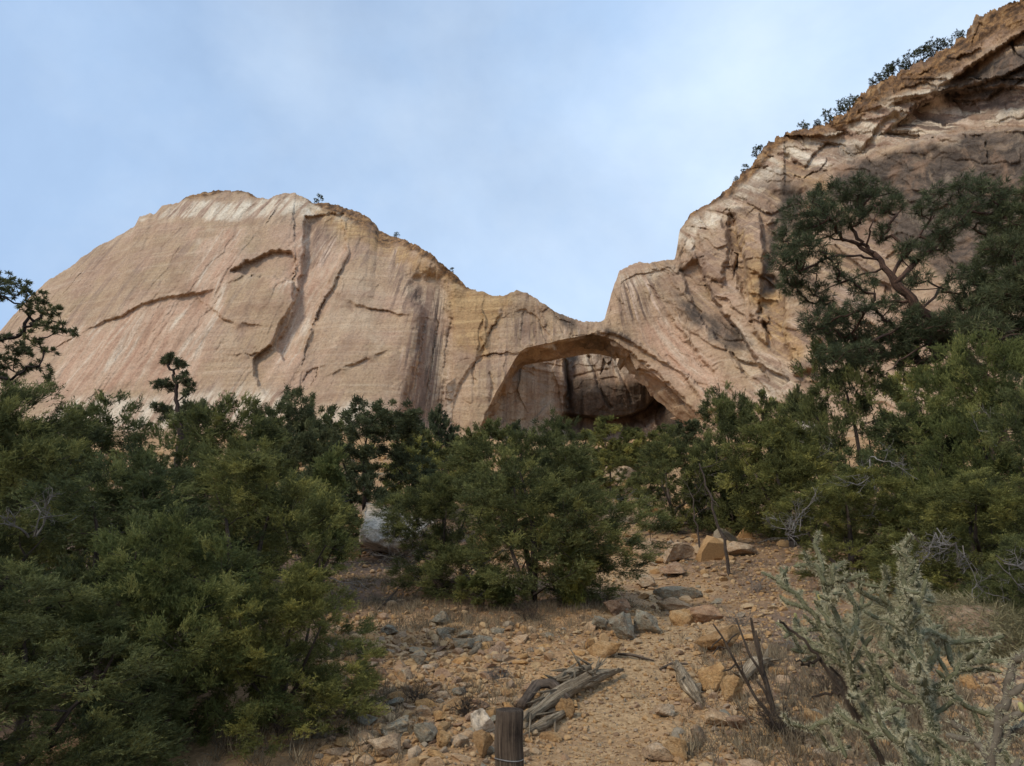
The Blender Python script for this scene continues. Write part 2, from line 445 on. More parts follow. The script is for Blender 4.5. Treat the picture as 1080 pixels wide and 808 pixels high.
xs = grad_axis(-900, 900, -4.5, 6.5, 0.05, 1.06)
ys = grad_axis(-400, 1500, 2.2, 16, 0.05, 1.04)
X, Yg = np.meshgrid(xs, ys)
Z = terrain(X, Yg)
nx, ny = len(xs), len(ys)
pd = pdist(X, Yg, PATH)
q = np.stack([X.ravel(), Yg.ravel(), 0 * X.ravel()], -1)
nz = fbm(q / 0.9, 4, 31).reshape(X.shape)
pathm = (1 - sst(pd + nz * 0.9, 0.25, 0.9)) * sst(Yg, 1, 3)
pc = P(545, 640, 12.5); lit = np.exp(-(((X + 0.5) / 2.3) ** 2 + ((Yg - 13.2) / 2.6) ** 2)) * 1.5 + sst(-X - 0.45 * (12 - Yg) * 0.3, 1.6, 3.0) * (1 - sst(Yg, 22, 40)) + np.maximum(sst(X, 3.2, 6) * (1 - sst(Yg, 22, 40)) * 0.75, sst(X - 0.33 * Yg, 0, 0.7) * (1 - sst(Yg, 8, 14)) * 0.95)
litm = np.clip(lit + nz * 0.5, 0, 1) * (1 - pathm)
i = np.arange(ny - 1)[:, None] * nx; j = np.arange(nx - 1)[None]
Q = np.stack([i + j, i + j + 1, i + nx + j + 1, i + nx + j], -1).reshape(-1, 4)
g = obj('ground', mesh('ground', np.stack([X, Yg, Z], -1).reshape(-1, 3), Q, None, M['ground'], True,
                       {'zone': np.stack([pathm, litm, 0 * pathm], -1).reshape(-1, 3)}))
tag(g, kind='structure')

# ------------------------------------------------------------------ cliff
SIL = np.array([(-900, 900), (-300, 560), (-100, 425), (-40, 380), (0, 350), (25, 320), (50, 296), (75, 280), (100, 262), (130, 246), (142, 239), (147, 229), (164, 225), (171, 217), (189, 214), (197, 207), (214, 203), (240, 200), (262, 203), (272, 208), (284, 210), (295, 205), (310, 204), (322, 208), (330, 214), (345, 214), (368, 220), (385, 227), (396, 235), (400, 243), (412, 249), (425, 253), (440, 259), (455, 268), (470, 281), (484, 293), (492, 302), (505, 307), (520, 312), (530, 312), (545, 307), (555, 308), (568, 316), (577, 323), (585, 328), (600, 335), (613, 339), (632, 340), (638, 336), (641, 325), (644, 313), (648, 299), (653, 287), (665, 280), (675, 276), (690, 277), (705, 275), (712, 274), (714, 262), (715.5, 250), (717, 241), (722, 236), (728, 226), (745, 216), (765, 202), (785, 181), (800, 164), (810, 152), (820, 145), (830, 141), (845, 136), (870, 130), (895, 116), (910, 98), (930, 84), (960, 71), (985, 58), (1000, 50), (1020, 35), (1030, 19), (1050, 10), (1080, -4), (1200, -70), (1500, -230), (2400, -700)], float)
sa, se = ae(SIL[:, 0], SIL[:, 1])
keep = np.concatenate([[True], np.diff(np.maximum.accumulate(sa)) > 1e-6]); sa, se = sa[keep], se[keep]
PLAN = np.array([(-3, 300), (-2.2, 250), (-1.5, 205), (-1.0, 172), (-.75, 159), (-.5, 151), (-.33, 147), (-.22, 145.5), (-.175, 146.5), (-.14, 152), (-.11, 151), (-.06, 149), (0, 148), (.15, 148), (.25, 146.5), (.30, 144), (.345, 140), (.45, 131), (.6, 120), (.8, 107), (1.2, 84), (1.6, 66), (2.4, 46), (3.2, 34)])

def smooth_interp(x, xp, fp):
    # Catmull-like: average a few shifted linear interpolations
    w = 0
    for d in (-0.02, -0.01, 0, 0.01, 0.02): w = w + np.interp(x + d, xp, fp)
    return w / 5

# features: traced lines (photo pixels) -> relief of the rock. (points, crack depth, crack width px, step depth, step reach px, side)
FEAT = [
    ([(531, 314), (526, 335), (519, 345), (510, 365), (498, 385), (488, 400), (480, 415), (476, 440)], 3.0, 1.7, 1.0, 14, -1),
    ([(500, 377), (520, 374), (545, 372), (553, 368)], 1.2, 1.2, 0.6, 10, 1),
    ([(85, 352), (110, 338), (128, 334), (140, 325), (160, 318), (175, 314), (190, 312), (215, 308), (235, 300)], 1.4, 1.6, 1.6, 22, 1),
    ([(236, 300), (228, 318), (221, 328)], 0.7, 1.2, 0, 8, 1),
    ([(218, 322), (228, 330), (238, 338), (252, 340)], 1.8, 2.0, 1.6, 16, 1),
    ([(245, 284), (252, 290), (275, 290), (300, 288), (312, 275)], 0, 2, -0.0, 8, 1),
    ([(311, 262), (312, 285), (308, 300), (310, 318), (300, 335), (292, 350), (286, 364), (273, 373), (268, 380), (268, 392), (272, 405), (282, 416), (290, 420)], 3.2, 2.0, 2.6, 26, -1),
    ([(258, 374), (266, 374), (276, 372)], 1.5, 1.6, 0.8, 12, 1),
    ([(320, 225), (325, 240), (322, 262), (318, 290), (316, 312)], 1.4, 1.5, 1.0, 14, -1),
    ([(366, 250), (368, 266), (358, 285), (350, 303), (338, 325), (330, 345), (323, 368), (320, 385)], 3.0, 1.7, 1.6, 18, -1),
    ([(362, 314), (372, 320), (386, 324), (400, 327), (415, 331), (436, 334)], 1.6, 1.6, 1.2, 12, 1),
    ([(362, 388), (372, 383), (392, 375)], 2.2, 1.8, 1.2, 12, 1),
    ([(318, 405), (325, 392), (335, 388), (332, 402), (322, 412)], 1.2, 1.3, 0.6, 8, 1),
    ([(446, 300), (448, 330), (444, 370), (436, 410), (430, 440)], 1.0, 2.0, 0, 8, 1),
    ([(456, 300), (462, 340), (456, 380), (450, 420), (446, 450)], 1.2, 2.2, 0, 8, 1),
    ([(470, 300), (476, 335), (470, 370), (466, 410), (464, 450)], 0.9, 1.8, 0.8, 10, -1),
    ([(605, 356), (620, 352), (636, 350), (655, 354), (675, 367), (700, 382), (715, 390), (727, 404), (738, 418), (748, 430)], 1.6, 1.5, 1.8, 22, 1),
    ([(720, 390), (728, 397), (722, 404)], 1.4, 1.8, 0, 8, 1),
    ([(733, 265), (740, 285), (754, 317), (765, 333), (777, 347), (790, 366), (803, 388), (812, 402)], 2.6, 2.2, 1.8, 22, 1),
    ([(700, 322), (713, 343), (725, 358), (736, 373), (748, 386), (760, 399)], 1.8, 1.8, 1.6, 16, 1),
    ([(768, 222), (774, 232), (778, 250), (780, 262), (790, 290), (800, 318), (808, 345), (817, 369)], 2.6, 2.4, 2.0, 24, 1),
    ([(766, 236), (771, 245), (768, 258), (778, 270), (774, 295), (780, 310)], 2.4, 2.2, 0, 8, 1),
    ([(803, 290), (818, 292), (822, 304), (804, 306)], 2.0, 2.2, 1.4, 10, 1),
    ([(714, 276), (720, 262), (728, 268), (738, 285)], 1.4, 1.5, 0.8, 9, 1),
    ([(655, 300), (670, 290), (690, 287), (712, 280)], 1.0, 1.4, 0.8, 10, 1),
    ([(690, 312), (705, 318), (720, 330), (735, 345)], 1.0, 1.5, 0.5, 9, 1),
    ([(872, 178), (895, 168), (925, 158), (962, 150), (985, 146), (1014, 141), (1080, 135), (1180, 128)], 2.4, 2.2, 4.0, 40, -1),
    ([(985, 97), (1005, 82), (1040, 60), (1066, 42), (1100, 20), (1180, -20)], 2.0, 2.2, 3.2, 26, 1),
    ([(988, 97), (1020, 92), (1060, 78), (1100, 60)], 1.2, 2.0, 2.4, 26, 1),
    ([(935, 110), (960, 103), (985, 97)], 1.4, 2.0, 1.6, 18, 1),
    ([(900, 148), (908, 158), (916, 150), (930, 128), (944, 118), (952, 128), (960, 122)], 1.6, 2.0, 1.6, 14, 1),
    ([(828, 155), (838, 170), (850, 176), (858, 165), (872, 150), (884, 156)], 1.4, 2.0, 1.4, 14, 1),
    ([(1066, 42), (1072, 58), (1090, 70)], 2.5, 3.0, 0, 9, 1),
    ([(540, 330), (552, 324), (566, 333), (574, 345), (580, 335)], 0.9, 1.3, 0.8, 9, 1),
    ([(566, 317), (570, 330), (578, 324), (590, 338), (606, 342)], 1.3, 1.6, 0.8, 9, 1),
]
HOLE = [(494, 520), (500, 475), (506, 452), (511, 440), (517, 427), (523, 414), (531, 401), (537, 390), (543, 379), (549, 371), (555, 367), (569, 364), (580, 362), (591, 359), (601, 357), (611, 355), (622, 353), (632, 354), (643, 358), (653, 363), (662, 371), (672, 380), (682, 388), (691, 396), (701, 404), (710, 412), (718, 420), (724, 427), (731, 434), (737, 445), (745, 470), (752, 520)]

def poly_smooth(pts, step):
    pts = np.asarray(pts, float)
    s = np.concatenate([[0], np.cumsum(np.linalg.norm(np.diff(pts, axis=0), axis=1))])
    t = np.arange(0, s[-1], step)
    return np.stack([np.interp(t, s, pts[:, 0]), np.interp(t, s, pts[:, 1])], -1)

def seg_dist(U, V, pts):
    """distance and signed side to a traced line; side >0 is right of travel in image (below for a left-to-right line)"""
    d = np.full(U.shape, 1e9); sg = np.zeros(U.shape)
    for (ax, ay), (bx, by) in zip(pts[:-1], pts[1:]):
        L = (bx - ax) ** 2 + (by - ay) ** 2
        t = np.clip(((U - ax) * (bx - ax) + (V - ay) * (by - ay)) / L, 0, 1)
        dx, dy = U - ax - t * (bx - ax), V - ay - t * (by - ay)
        dd = np.hypot(dx, dy)
        cr = (bx - ax) * (V - ay) - (by - ay) * (U - ax)
        m = dd < d
        d[m] = dd[m]; sg[m] = np.sign(cr[m])
    return d, sg

def inside(U, V, poly):
    poly = np.asarray(poly, float); r = np.zeros(U.shape, bool)
    for (ax, ay), (bx, by) in zip(poly, np.roll(poly, -1, 0)):
        c = ((ay > V) != (by > V)) & (U < (bx - ax) * (V - ay) / (by - ay + 1e-12) + ax)
        r ^= c
    return r

def zone(U, V, poly, soft, wob):
    r = np.zeros(U.shape); m0 = 40
    m = (U > poly[:, 0].min() - m0) & (U < poly[:, 0].max() + m0) & (V > poly[:, 1].min() - m0) & (V < poly[:, 1].max() + m0)
    if not m.any(): return r
    d, _ = seg_dist(U[m], V[m], np.vstack([poly, poly[:1]]))
    d = np.where(inside(U[m], V[m], poly), d, -d)
    r[m] = sst(d + wob[m], -soft, soft)
    return r

# spalled hollows and standing flakes: (outline, depth in metres, softness in pixels)
HOLLOW = [
    ([(244, 286), (262, 276), (285, 265), (308, 266), (312, 280), (308, 296), (290, 292), (270, 291)], 3.2, 4),
    ([(322, 228), (362, 226), (364, 262), (345, 300), (330, 335), (318, 372), (300, 380), (292, 366), (306, 335), (316, 300), (320, 262)], 2.6, 3.5),
    ([(430, 290), (470, 286), (474, 340), (466, 450), (424, 450), (440, 380), (446, 330)], 3.6, 20),
    ([(768, 228), (776, 226), (781, 258), (790, 300), (786, 318), (776, 290), (770, 256)], 1.8, 7),
    ([(812, 205), (850, 200), (848, 235), (830, 285), (815, 330), (806, 318), (814, 265)], 1.5, 14),
    ([(716, 285), (735, 275), (752, 315), (780, 352), (806, 392), (790, 400), (760, 360), (735, 330)], 2.6, 4),
    ([(986, 100), (1066, 90), (1100, 96), (1180, 100), (1180, 126), (1010, 138), (960, 148), (935, 140)], 3.0, 6),
    ([(735, 240), (762, 228), (768, 262), (760, 300), (745, 290)], -2.0, 6),
    ([(784, 240), (800, 225), (806, 262), (800, 330), (812, 368), (796, 350), (786, 300)], -3.0, 5),
    ([(828, 300), (850, 280), (870, 330), (860, 390), (838, 395), (826, 350)], -2.5, 6),
    ([(610, 360), (640, 354), (665, 372), (700, 400), (738, 440), (760, 430), (725, 396), (690, 372), (655, 352), (630, 347)], -1.6, 2.5),
]
def relief(U, V):
    r = np.zeros(U.shape)
    wb = fbm(np.stack([U / 7, V / 7, 0 * U + 9], -1).reshape(-1, 3), 4, 75, 0.6).reshape(U.shape) * 5.0
    for pts, dep, soft in HOLLOW: r = r + dep * zone(U, V, np.array(pts, float), 0.45 * soft, wb * 0.8)
    wob = np.stack([U / 6, V / 6, 0 * U], -1).reshape(-1, 3)
    wu = (fbm(wob, 4, 71, 0.65) * 2.6).reshape(U.shape); wv = (fbm(wob, 4, 72, 0.65) * 2.6).reshape(U.shape)
    vary = 0.62 + 1.9 * fbm(np.stack([U / 25, V / 25, 0 * U + 4], -1).reshape(-1, 3), 2, 73).reshape(U.shape)
    for pts, cd, cw, sd, sr, side in FEAT:
        p = np.array(pts, float); m0 = 45
        m = (U > p[:, 0].min() - m0) & (U < p[:, 0].max() + m0) & (V > p[:, 1].min() - m0) & (V < p[:, 1].max() + m0)
        if not m.any(): continue
        d, sg = seg_dist(U[m] + wu[m], V[m] + wv[m], p)
        # fade at the ends
        L = np.linalg.norm(p[-1] - p[0]) * 0.15 + 5
        fade = sst(np.hypot(U[m] - p[0, 0], V[m] - p[0, 1]), 0, L) * sst(np.hypot(U[m] - p[-1, 0], V[m] - p[-1, 1]), 0, L)
        add = (0.55 + 0.3 * (p[:, 0].mean() > 520)) * cd * np.exp(-(d / (0.42 * cw)) ** 2) * np.clip(vary[m], 0.05, 1.6) * (0.3 + 0.7 * fade)
        if sd: add = add + sd * (sg * side > 0) * np.exp(-(d / sr) ** 1.5) * sst(d, 0, 1.5) * fade
        r[m] += add
    return r

def Ycliff(A, E, ER):
    tt = np.clip((E - 0.28) / np.maximum(ER - 0.28, 0.05), 0, 1.2)
    Y = smooth_interp(A, PLAN[:, 0], PLAN[:, 1])
    left = 1 - sst(A, -0.25, -0.12)
    mid = sst(A, -0.16, -0.08) * (1 - sst(A, 0.24, 0.36))
    right = sst(A, 0.26, 0.40)
    Y = Y + left * (7 * tt + 15 * tt ** 4 - 10 * (1 - tt) ** 3) + mid * (2.5 * tt + 2 * tt ** 4) + right * (7 * tt + 3 * tt ** 5 - 6 * (1 - tt) ** 2)
    return Y

def lean(q):
    """the joints and water streaks lean: coordinates that run along them"""
    k = -0.22 * (1 - sst(q[:, 0], -60, 0)) + 0.62 * sst(q[:, 0], 22, 48)
    return np.stack([q[:, 0] + k * (q[:, 2] - 60), q[:, 1], q[:, 2]], -1)

def cliff_points(A, E, ER, U, V):
    Y = Ycliff(A, E, ER)
    Zz = EYE + E * Y
    q = np.stack([A * Y, Y, Zz], -1).reshape(-1, 3)
    sh = A.shape
    right = sst(A, 0.24, 0.40)
    big = fbm(q * np.array([1, 1, 0.55]) / 26, 3, 41).reshape(sh)
    med = fbm(q * np.array([1, 1, 0.8]) / 7.5, 4, 42, 0.55).reshape(sh)
    rid = (1 - np.abs(fbm(q * np.array([1, 1, 0.22]) / 8.5, 4, 43))).reshape(sh)
    bed = fbm(q * np.array([0.05, 0.05, 1]) / 1.6, 3, 44).reshape(sh)
    qw = q + 1.2 * np.stack([fbm(q / 4, 2, 48), fbm(q / 4, 2, 49), fbm(q / 4, 2, 50)], -1)
    ql = lean(qw)
    f0 = facets(ql * np.array([1, .5, 0.10]) / 10.0, 51, 0.9).reshape(sh)
    f1 = facets(ql * np.array([1, .5, 0.10]) / 4.0, 53, 0.9).reshape(sh)
    f2 = facets(ql * np.array([1, .6, 0.35]) / 1.7, 57, 0.8).reshape(sh)
    lay = facets(qw * np.array([0.10, 0.10, 1.0]) / 2.6, 59, 0.3).reshape(sh)       # broken beds
    rimw = 1 - sst(ER - E, 0.02, 0.075)
    mid = np.exp(-((A - 0.02) / 0.16) ** 2)
    patch = sst(fbm(q / 20, 2, 63).reshape(sh), -0.15, 0.35)
    rough = 0.08 + 0.26 * patch + 0.72 * right + 0.40 * mid + 0.45 * rimw
    D = (2.4 - 1.2 * right) * big + (0.30 - 0.15 * right) * med + 0.15 * bed + rough * (0.9 * f0 * (0.4 + right) + 0.75 * f1 + 0.16 * f2 + 0.14 * lay)
    D = D + 0.10 * fbm(q / 0.9, 3, 45).reshape(sh)
    D = D + relief(U, V)
    rimd = np.clip((ER - E) / 0.05, 0, 1)
    D = D * (0.35 + 0.65 * rimd)
    return Y + D

def fallc(pts): return lean(np.asarray(pts).reshape(-1, 3))

def grid_faces(nr, nc):
    i = np.arange(nr - 1)[:, None] * nc; j = np.arange(nc - 1)[None]
    return np.stack([i + j, i + j + 1, i + nc + j + 1, i + nc + j], -1).reshape(-1, 4)

ca = np.concatenate([np.linspace(-3, -1.05, 60, endpoint=False), np.linspace(-1.05, 1.32, 1500, endpoint=False), np.linspace(1.32, 3.1, 110)])
NR = 330
tcol = np.linspace(0, 1, NR)[:, None]
rimn = fbm(np.stack([ca * 90, 0 * ca, 0 * ca], -1), 5, 77, 0.72) * 0.0065 * (1 + 1.6 * sst(ca, 0.3, 0.6))
er = np.interp(ca, sa, se) + rimn
A = np.repeat(ca[None], NR, 0)
ER = np.repeat(er[None], NR, 0)
E = 0.16 + (ER - 0.16) * tcol
U, V = uv(A, E)
Y = cliff_points(A, E, ER, U, V)
hole = poly_smooth(HOLE, 1.0)
inh = inside(U, V, hole)
# snap rim of the opening
hd, _ = seg_dist(U, V, hole)
cell_in = inh[:-1, :-1] & inh[1:, :-1] & inh[:-1, 1:] & inh[1:, 1:]
use = ~cell_in.reshape(-1)
nearb = inh & (hd < 6)
iu, iv = np.where(nearb)
if len(iu):
    pu, pv = U[iu, iv], V[iu, iv]
    k = np.argmin((pu[:, None] - hole[None, :, 0]) ** 2 + (pv[:, None] - hole[None, :, 1]) ** 2, axis=1)
    U[iu, iv] = hole[k, 0]; V[iu, iv] = hole[k, 1]
    a2, e2 = ae(U[iu, iv], V[iu, iv]); A[iu, iv] = a2; E[iu, iv] = e2

Xc, Zc = A * Y, EYE + E * Y
PV = np.stack([Xc, Y, Zc], -1)
# pigment zones
qn = np.stack([Xc, Y, Zc], -1).reshape(-1, 3)
wob = fbm(qn / 9, 4, 51, 0.6).reshape(A.shape)
wobs = fbm(qn * np.array([1, 1, 0.12]) / 2.2, 3, 52, 0.6).reshape(A.shape)
def zn(polys, soft=7, w=14, ws=6):
    r = np.zeros(A.shape)
    for p_ in polys: r = np.maximum(r, zone(U, V, np.array(p_, float), soft, w * wob + ws * wobs))
    return r
dR = V - np.interp(A, sa, uv(sa, se)[1])     # pixels below rim
varn = zn([[(878, 178), (905, 166), (962, 152), (1014, 142), (1085, 136), (1180, 130), (1200, 330), (1085, 320), (1000, 290), (950, 255), (905, 225), (870, 205)],
           [(992, 96), (1040, 66), (1085, 45), (1180, 20), (1180, 80), (1085, 85), (1040, 110), (1005, 108)],
           [(826, 195), (855, 205), (850, 225), (832, 250), (812, 290), (800, 300), (806, 260)],
           [(706, 302), (730, 318), (745, 335), (740, 345), (720, 330)], [(742, 335), (765, 340), (790, 365), (775, 368), (750, 352)],
           [(806, 290), (822, 288), (826, 306), (804, 308)], [(582, 322), (605, 338), (612, 348), (590, 345)], [(640, 345), (665, 352), (675, 368), (650, 358)]], 6, 12, 5)
cream = np.zeros(A.shape)
cream = np.maximum(cream, zn([[(740, 222), (800, 168), (850, 142), (905, 120), (940, 100), (985, 80), (1005, 78), (990, 98), (1060, 95), (1085, 88), (1085, 130), (1000, 140), (905, 165), (850, 190), (800, 205), (760, 235), (725, 265), (716, 250)]], 8, 14, 10) * 0.95)
cream = np.maximum(cream, zn([[(150, 232), (200, 210), (275, 212), (300, 206), (325, 212), (360, 222), (390, 236), (360, 236), (300, 224), (240, 236), (190, 226)]], 3, 6, 4) * 1.0)
cream = np.maximum(cream, zn([[(40, 440), (80, 420), (160, 420), (220, 412), (300, 408), (300, 440), (200, 450), (60, 460)], [(330, 450), (365, 420), (395, 425), (400, 450)]], 6, 8, 2) * 0.75)
cream = np.maximum(cream, zn([[(778, 340), (800, 370), (830, 385), (840, 420), (800, 420), (785, 385)], [(655, 292), (690, 286), (712, 280), (712, 288), (670, 298)]], 6, 8, 4) * 0.6)
capn = sst(24 + 10 * wob - dR, 0, 8)
cap = np.zeros(A.shape)
capl = np.interp(U, [190, 200, 215, 262, 275, 290, 320, 330, 365, 400, 420, 470, 490, 500, 716, 722, 735, 770, 800, 830, 870, 910, 940, 985, 1030, 1085, 1200], [0, 8, 9, 5, 0, 0, 0, 5, 15, 14, 7, 10, 8, 0, 0, 3, 7, 13, 16, 12, 13, 24, 26, 26, 34, 40, 44])
cap = (1 - sst(dR, capl * 0.55 + 9 * wob - 1, capl * 1.0 + 9 * wob + 1.2)) * (capl > 0.5)
pinkz = zn([[(60, 360), (110, 342), (190, 318), (232, 306), (240, 330), (215, 380), (205, 400), (60, 415)], [(205, 250), (250, 238), (262, 246), (235, 300), (215, 320), (200, 300)], [(300, 250), (325, 240), (362, 270), (330, 340), (315, 380), (285, 395), (300, 340)], [(665, 345), (700, 330), (740, 375), (775, 415), (740, 415), (700, 378)]], 10, 16, 12)
streak = np.maximum(zn([[(325, 235), (352, 245), (350, 275), (330, 280)], [(432, 300), (470, 300), (476, 450), (420, 450)], [(530, 330), (600, 340), (640, 350), (600, 358), (540, 366)], [(415, 262), (432, 268), (430, 335), (415, 325)], [(655, 300), (700, 295), (700, 330), (660, 345)], [(940, 118), (990, 98), (1085, 92), (1180, 95), (1180, 128), (1000, 140), (930, 155)]], 8, 10, 6), 0.75 * zn([[(770, 200), (900, 140), (905, 165), (850, 200), (800, 260), (780, 300), (760, 260)]], 10, 10, 8))
ochre = zn([[(470, 285), (500, 306), (540, 312), (530, 340), (515, 375), (480, 370), (468, 320)], [(820, 170), (870, 180), (885, 205), (850, 205), (830, 195)], [(765, 230), (790, 240), (835, 330), (845, 380), (810, 370), (785, 300)], [(320, 214), (400, 245), (470, 290), (460, 300), (400, 262), (330, 228)]], 8, 12, 8)
streak = np.maximum(streak, 0.80 * zn([[(725, 240), (800, 175), (900, 130), (1000, 90), (1085, 70), (1180, 40), (1180, 320), (1085, 320), (860, 410), (760, 410), (735, 330)]], 14, 24, 14) * sst(fbm(qn / 14, 3, 64).reshape(A.shape), -0.25, 0.25))
zoneA = np.stack([varn, cream, cap], -1).reshape(-1, 3)
zoneB = np.stack([pinkz, streak, ochre], -1).reshape(-1, 3)

# mesa top and the back of the thin fin that carries the arch
ringy = PV[-1]
fin = sst(ca, -0.055, -0.03) * (1 - sst(ca, 0.325, 0.34))
ea_h, ee_h = ae(hole[:, 0], hole[:, 1])
soff = np.interp(ca, ea_h, EYE + ee_h * 149)         # height of the arch's underside
rows = []
for k, (d1, z1, d2, z2) in enumerate(((0.6, .15, .6, .15), (2, .3, 2.0, .3), (5, .5, 4.5, .2), (9, .8, 7, -.6), (16, 1.0, 9.0, -2.5), (30, 1.2, 10.5, -0.4), (60, 0, 11, -1.0), (90, -6, 11, -1))):
    d = d1 * (1 - fin) + d2 * fin
    zc = ringy[:, 2] + z1
    zf = ringy[:, 2] + z2
    if k >= 5: zf = soff + (ringy[:, 2] - soff) * (0.5 if k == 5 else 0.05) - (0.3 if k == 5 else 0)
    zz = zc * (1 - fin) + zf * fin
    yy = ringy[:, 1] + d
    nn = fbm(np.stack([ca * 150, np.full_like(ca, k * 3.1), 0 * ca], -1), 3, 61) * 0.5
    rows.append(np.stack([ca * yy, yy, zz + (nn if k < 5 else 0)], -1))
nrb = len(rows)
PVall = np.concatenate([PV] + [r[None] for r in rows], 0)
nc = len(ca)
Fq = grid_faces(NR, nc)[use]
Ft = grid_faces(nrb + 1, nc) + (NR - 1) * nc
capz = np.tile(np.array([[0.0, 0.0, 1.0]]), (nrb * nc, 1)) * np.tile(sst(np.interp(uv(ca, er)[0], [130, 190, 500, 520, 640, 716, 740], [0.5, 0.8, 0.8, 0.3, 0.2, 0.4, 1]), 0, 1), nrb)[:, None]
cliff = empty('cliff', (0, 0, 0)); tag(cliff, kind='structure')
cf = obj('cliff_face', mesh('cliff_face', PVall.reshape(-1, 3), np.vstack([Fq, Ft]), None, M['cliff'], True,
         {'zone': np.vstack([zoneA, capz]), 'zone2': np.vstack([zoneB, np.zeros((nrb * nc, 3))]), 'fall': fallc(PVall)}), cliff)

# underside (soffit) of the arch
ha, he = ae(hole[:, 0], hole[:, 1])
hER = np.interp(ha, sa, se)
hY = cliff_points(ha[None], he[None], hER[None], hole[None, :, 0], hole[None, :, 1])[0]
# take depth from the cliff grid where columns are known, so that edges meet
for q_ in range(len(ha)):
    c = np.clip(np.searchsorted(ca, ha[q_]), 1, nc - 1)
    tq = (he[q_] - 0.16) / (er[c] - 0.16) * (NR - 1)
    rr = int(np.clip(round(tq), 0, NR - 1)); hY[q_] = Y[rr, c]
hY = np.convolve(np.pad(hY, 2, 'edge'), np.ones(5) / 5, 'valid')
KD = 44
dd = np.linspace(0, 1, KD)
base = np.stack([ha * hY, hY, EYE + he * hY], -1)
cen = np.array([base[:, 0].mean(), 0, 45.0])
SV = []
sq = np.linspace(0, 1, len(ha))
thick = 10.5 + 1.5 * np.sin(sq * 9) 
for k, t_ in enumerate(dd):
    p_ = base.copy()
    p_[:, 1] += thick * t_ - (0.25 if k == 0 else 0)
    # inner ring widens first then narrows: a rounded lip
    rad = np.stack([p_[:, 0] - cen[0], 0 * p_[:, 0], p_[:, 2] - cen[2]], -1); rad /= np.linalg.norm(rad, axis=1)[:, None]
    n_ = (fbm(np.stack([p_[:, 0] / 5, p_[:, 1] / 4, p_[:, 2] / 5], -1), 4, 81) * 1.1 + 1.5 * facets(p_ / 5.0, 83, 0.9)) * sst(np.full(len(ha), t_), 0, 0.15)
    p_ += rad * (0.9 * math.sin(math.pi * t_) + n_)[:, None]
    SV.append(p_)
SV = np.array(SV)
so = obj('arch_underside', mesh('arch_underside', SV.reshape(-1, 3), grid_faces(KD, len(ha)), None, M['cliff'], True,
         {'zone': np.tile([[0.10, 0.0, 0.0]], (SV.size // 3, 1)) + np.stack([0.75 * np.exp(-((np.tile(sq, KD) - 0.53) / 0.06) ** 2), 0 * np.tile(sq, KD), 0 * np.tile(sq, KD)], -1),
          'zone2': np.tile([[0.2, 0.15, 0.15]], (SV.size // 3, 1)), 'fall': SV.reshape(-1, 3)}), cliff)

# recess wall behind the arch
P2 = np.array([(-.12, 150), (-.075, 154), (-.05, 160), (-.02, 165), (.03, 170), (.07, 173.5), (.094, 176), (.099, 184), (.12, 181), (.16, 178.5), (.2, 178), (.235, 180), (.26, 184), (.275, 186), (.30, 178), (.34, 166), (.39, 150)])
a2 = np.linspace(-.12, .39, 420); n2 = 200
e2top = np.interp(a2, [-.12, -.05, .08, .2, .3, .39], [.36, .42, .452, .455, .44, .36])
A2 = np.repeat(a2[None], n2, 0); E2 = 0.20 + (e2top[None] - 0.20) * np.linspace(0, 1, n2)[:, None]
U2, V2 = uv(A2, E2)
Y2 = np.interp(A2 + 0.012 * fbm(np.stack([0 * A2 + 3, E2 * 22, A2 * 4], -1).reshape(-1, 3), 4, 96).reshape(A2.shape) - 0.10 * (E2 - 0.36) * (E2 < 0.36), P2[:, 0], P2[:, 1])
q2 = np.stack([A2 * Y2, Y2, EYE + E2 * Y2], -1).reshape(-1, 3)
Y2 = Y2 + 1.6 * fbm(q2 / 12, 3, 91).reshape(A2.shape) + 1.5 * facets(q2 * np.array([1, 1, .5]) / 7, 191, .9).reshape(A2.shape) + 0.5 * facets(q2 * np.array([.4, .4, 1]) / 2.2, 195, .6).reshape(A2.shape) + 0.3 * fbm(q2 / 3.5, 4, 92).reshape(A2.shape) + 0.2 * fbm(q2 / 0.9, 3, 93).reshape(A2.shape)
w2a = fbm(q2 / 5, 3, 97).reshape(A2.shape)
bk = sst(A2, 0.085, 0.105) * (1 - sst(A2, 0.275, 0.30))
vu = np.interp(U2, [598, 640, 665, 680, 692, 705], [436, 440, 437, 430, 418, 405])     # lip of the undercut
below = sst(V2, vu - 0.5, vu + 3)
bulge = np.clip((vu - V2) / 62, 0, 1)
Y2 = Y2 + bk * (below * (9 - 9 * sst(V2, vu + 6, vu + 26)) - 4.0 * np.sin(np.pi * np.clip(bulge * 0.85 + 0.08, 0, 1)) * (1 - below) + 9 * np.clip((V2 - vu - 14) / 20, -1, 0) * 0)
for pts, cd, cw in (([(620, 376), (628, 395), (634, 412), (641, 425), (646, 430)], 2.2, 1.5), ([(648, 376), (655, 395), (662, 410), (668, 424)], 0.8, 1.5), ([(596, 380), (599, 400), (601, 430)], 2.0, 1.6), ([(608, 398), (625, 392), (640, 390)], 0.8, 1.6)):
    d_, _ = seg_dist(U2 + 4 * w2a, V2, np.array(pts, float)); Y2 = Y2 + cd * np.exp(-(d_ / cw) ** 2)
